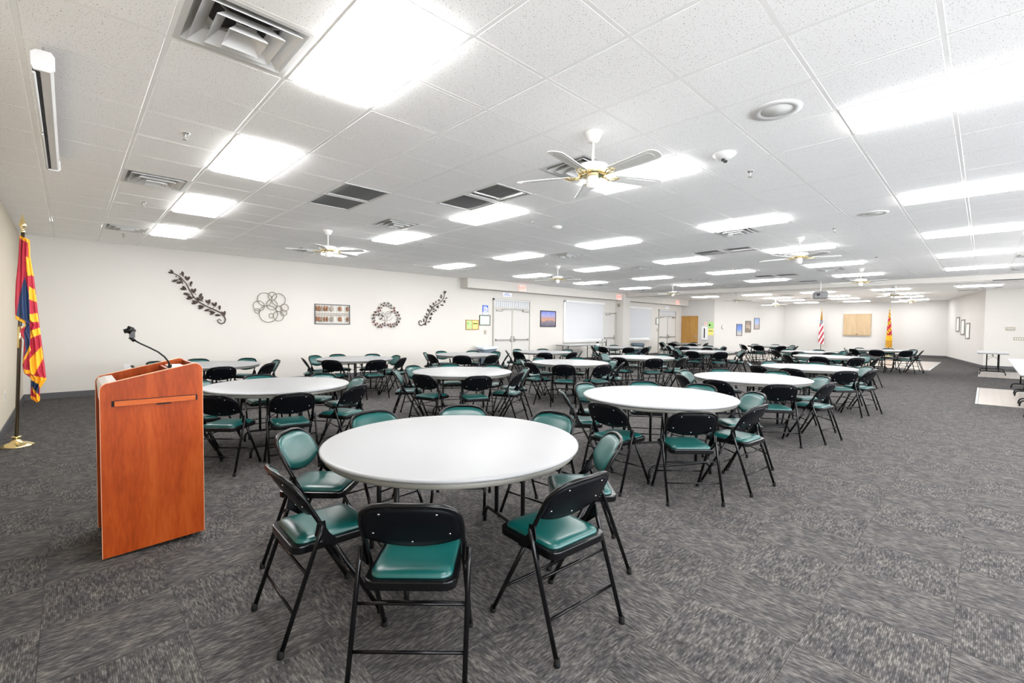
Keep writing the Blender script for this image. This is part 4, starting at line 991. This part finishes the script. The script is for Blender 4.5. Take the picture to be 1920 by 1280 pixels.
nb = picture('notice_board', 'oak-framed board with green and yellow notices by the first double door', 'notice board', (9.72, YA, 1.33), 0, .58, .345, M['oakf'], .03, M['oakf'])
g_ = MB().box(.04, .265, -.016, -.0135, .035, .315).build('green_notice', M['pgreen'], nb); y_ = MB().box(.305, .545, -.016, -.0135, .035, .315).build('yellow_notice', M['pyellow'], nb)
for z in (.24, .21, .19): MB().box(.07, .12, -.018, -.0155, z, z+.012).build('print_line', M['ink'], g_)
MB().box(.32, .53, -.018, -.0155, .20, .235).build('print_line', M['ink'], y_)
ct = picture('framed_certificate', 'dark green framed certificate just left of the first double door', 'picture', (10.33, YA, 1.49), 0, .50, .36, M['dgreen'], .025, M['pmint'])
MB().box(.09, .41, -.017, -.0125, .07, .29).build('certificate', M['paper'], ct)
sg = tag(MB().box(0, .26, -.012, -.001, 0, .34).build('wall_sign', M['blue'], None, loc=(10.47, YA, 1.86)), 'blue and white sign above the green framed certificate', 'sign')
MB().box(.01, .25, -.0135, -.012, .01, .10).build('white_band', M['paper'], sg)
for a, b, c, d in ((.06, .10, .14, .30), (.13, .17, .18, .30), (.19, .23, .12, .26), (.05, .2, .12, .15)): MB().box(a, b, -.0135, -.012, c, d).build('white_mark', M['paper'], sg)
pl = tag(MB().box(0, .46, -.008, -.001, 0, .14).build('door_sign', M['paper'], None, loc=(11.44, YA, 2.56)), 'white lettered sign above the first double door', 'sign')
for z, a, b in ((.10, .12, .32), (.065, .08, .33), (.028, .03, .43)):
    x = a
    while x < b: MB().box(x, min(x+.045, b), -.0095, -.008, z, z+.018).build('lettering', M['blue'], pl); x += .06
pl = tag(MB().box(0, .40, -.008, -.001, 0, .13).build('door_sign', M['paper'], None, loc=(23.7, YA, 2.54)), 'white lettered sign above the far double door', 'sign')
for z in (.085, .045): MB().box(.05, .34, -.0095, -.008, z, z+.014).build('lettering', M['blue'], pl)
def exit_sign(x, y, z, label):
    t = thing('exit_sign', label, 'sign', (x, y, z), 0, 'exit signs')
    MB().box(-.17, .17, -.05, -.001, -.105, .105).build('sign_body', M['exitw'], t, .006)
    text_ob('EXIT', .17, M['red'], t, (0, -.052, 0), (PI/2, 0, 0))
exit_sign(12.05, 11.95, 2.87, 'red lit exit sign on the soffit over the first double door')
exit_sign(18.45, 11.95, 2.87, 'red lit exit sign on the soffit above the single white door')
exit_sign(24.3, 11.95, 2.87, 'red lit exit sign farthest away, over the far double door')
picture('small_frame', 'small dark framed notice left of the far double door', 'picture', (22.68, YA, 1.64), 0, .34, .36, M['dgreen'], .03, M['sage'])
# oak door wall: notices
def office(name, y, z, w_, h_, m, label, cat):
    return tag(MB().box(-.015, -.001, -w_/2, w_/2, 0, h_).build(name, m, None, loc=(XT, y, z)), label, cat)
o = office('notice', 10.64, 1.47, .30, .35, M['pgreen'], 'green notice right of the oak door', 'notice'); MB().box(-.017, -.015, .02, .10, .12, .22).build('print_line', M['ink'], o)
o = office('notice', 10.64, 1.08, .30, .36, M['pyellow'], 'yellow notice under the green one', 'notice'); MB().box(-.017, -.015, -.12, .12, .22, .25).build('print_line', M['ink'], o)
o = office('red_sign', 10.93, 1.62, .12, .17, M['exitw'], 'tiny red sign above the tall poster', 'sign'); MB().box(-.017, -.015, -.03, .03, .07, .13).build('red_mark', M['red'], o)
o = office('poster', 10.98, .80, .36, .78, M['paper'], 'tall white poster with a dark upright bar beside the oak door', 'poster'); MB().box(-.018, -.015, -.02, .04, .12, .66).build('dark_bar', M['ink'], o)
MB().box(-.03, -.015, -.2, .2, 0, .02).build('bottom_rail', M['strip'], o)
q = Vector((XT, 10.45))+dL*.80
o = thing('wall_clock', 'small round beige wall clock on the angled wall', 'clock', (q.x, q.y, 1.53), aL)
MB().lathe([(0, .03), (.10, .03), (.12, .02), (.12, .0)], M=Matrix.Rotation(PI/2, 4, 'X'), seg=24).build('clock_body', M['beige'], o)
MB().lathe([(0, .034), (.08, .034), (.09, .03)], M=Matrix.Rotation(PI/2, 4, 'X'), seg=24).build('clock_face', M['paper'], o)
# cabinet on stage wall
cb = thing('wall_cabinet', 'closed tan two-door board cabinet between the two far flags', 'cabinet', (XF, 5.25, 1.12))
MB().box(-.06, -.001, -.655, .655, 0, 1.27).build('carcass', M['maple'], cb)
for s in (-1, 1): MB().box(-.08, -.06, (-.652 if s < 0 else .004), (-.004 if s < 0 else .652), .04, 1.265).build('door', M['maple'], cb, .003)
MB().box(-.085, -.06, -.652, .652, .0, .035).build('chalk_rail', M['maple'], cb)
MB().box(-.095, -.08, -.05, .05, .07, .095).build('handle', M['duct'], cb)
# wall fittings
def fit(name, label, cat, x0, x1, z0, z1, m='beige', y=YA):
    t = thing(name, label, cat, ((x0+x1)/2, y, (z0+z1)/2)); w_ = (x1-x0)/2; h_ = (z1-z0)/2
    MB().box(-w_, w_, -.008, -.001, -h_, h_).build('cover_plate', M[m], t, .001)
    MB().box(-w_*.3, w_*.3, -.014, -.008, -h_*.35, h_*.35).build('switch', M[m], t)
fit('light_switch', 'beige light switch left of the first double door below the certificate', 'switch', 10.55, 10.66, 1.17, 1.32)
fit('light_switch', 'beige light switch under the small dark framed notice', 'switch', 22.8, 22.92, 1.27, 1.42)
fit('wall_outlet', 'white outlet low on the art wall behind the lectern', 'outlet', .80, .92, .46, .60, 'white')
o = thing('wall_outlet', 'white outlet on the left wall behind the flag pole', 'outlet', (XL, 8.98, .47)); MB().box(.001, .008, -.04, .04, -.065, .065).build('cover_plate', M['white'], o, .001); MB().box(.008, .011, -.018, .018, -.04, .04).build('socket', M['beige'], o)
o = thing('thermostat', 'beige thermostat on the right wall above the lone table', 'thermostat', (25.6, -.66, 1.55)); MB().box(-.04, -.001, -.12, .12, -.06, .06).build('thermostat_body', M['beige'], o, .004); MB().box(-.045, -.04, -.08, .08, -.02, .01).build('display', M['steel'], o)
o = thing('switch_bank', 'row of beige switches right of and below the thermostat', 'switch', (25.6, -.88, 1.17)); MB().box(-.012, -.001, -.14, .14, -.06, .06).build('cover_plate', M['beige'], o, .002)
for k in range(4): MB().box(-.018, -.012, -.11+.06*k, -.08+.06*k, -.025, .025).build('switch', M['white'], o)
o = thing('wall_speaker', 'small pale round speaker high beside the single white door', 'speaker', (18.8, 12.14, 2.52), -PI/2); MB().lathe([(0, .03), (.07, .03), (.085, .0)], M=Matrix.Rotation(PI/2, 4, 'X'), seg=20).build('speaker_body', M['beige'], o)
# bins
def bin_(x, y, label, W_, D_, Hh, r=0):
    t = thing('trash_bin', label, 'bin', (x, y, 0), r, 'grey trash bins by the back wall')
    mb = MB(); vs = []
    for z, k in ((0, .8), (Hh-.08, .96), (Hh-.08, 1.03), (Hh, 1.05), (Hh-.01, .99), (.03, .76)): vs += [(a*k, b*k, z) for a, b in rrect(W_, D_, .06, 3)]
    n = 16; fs = [(i*n+k, i*n+(k+1) % n, (i+1)*n+(k+1) % n, (i+1)*n+k) for i in range(5) for k in range(n)]+[tuple(range(5*n, 6*n)), tuple(range(n-1, -1, -1))]
    mb.add(vs, fs, 0, False); mb.build('bin_body', M['bin'], t)
    mb = MB(); rr = random.Random(2); vs = []
    for z, k in ((Hh-.06, 1.07), (Hh-.02, 1.09), (Hh+.03, 1.06), (Hh+.015, .97), (Hh-.12, .90)): vs += [(a*k*(1+rr.uniform(-.015, .015)), b*k*(1+rr.uniform(-.015, .015)), z+rr.uniform(-.018, .018)) for a, b in rrect(W_, D_, .06, 3)]
    fs = [(i*n+k, i*n+(k+1) % n, (i+1)*n+(k+1) % n, (i+1)*n+k) for i in range(4) for k in range(n)]
    mb.add(vs, fs, 0, True); mb.build('bin_liner', M['bag'], t)
bin_(10.35, 11.95, 'blue-grey trash bin with a crumpled liner left of the double door', .62, .42, .74)
t = thing('trash_bin', 'round-topped blue-grey bin with a side handle under the second blind', 'bin', (19.85, 11.72, 0), 0, 'grey trash bins by the back wall')
MB().lathe([(.24, 0), (.30, .60), (.33, .62), (.33, .68), (.29, .72), (.26, .70), (.25, .60), (.0, .55)], seg=28).build('bin_body', M['bin'], t)
MB().tube([(.32, 0, .64), (.40, 0, .63), (.40, 0, .58), (.31, 0, .57)], .015, 8).build('handle', M['blackm'], t)
# stand and small bag
t = thing('pole_stand', 'black pole stand with a round chrome head before the single door', 'stand', (16.7, 11.4, 0))
MB().tube([(0, 0, .02), (0, 0, .92)], .022, 10).build('pole', M['blackm'], t)
MB().lathe([(.16, 0), (.16, .015), (.03, .03), (.025, .05)], seg=24).build('base', M['blackm'], t)
MB().lathe([(0, -.06), (.045, -.04), (.06, 0), (.045, .04), (0, .06)], c=(-.10, 0, .86), seg=16).build('round_head', M['chrome'], t)
MB().tube([(0, 0, .86), (-.06, 0, .86)], .012, 8).build('arm', M['steel'], t)
t = thing('hanging_bag', 'small black and white bag on the chair back before the long wall table', 'bag', (14.35, 10.18, .80))
MB().lathe([(0, -.07), (.06, -.05), (.075, 0), (.05, .05), (.02, .07)], seg=14).build('bag_body', M['bag'], t); MB().lathe([(.05, .045), (.055, .075), (.03, .11), (0, .12)], seg=12).build('bag_top', M['blackm'], t)
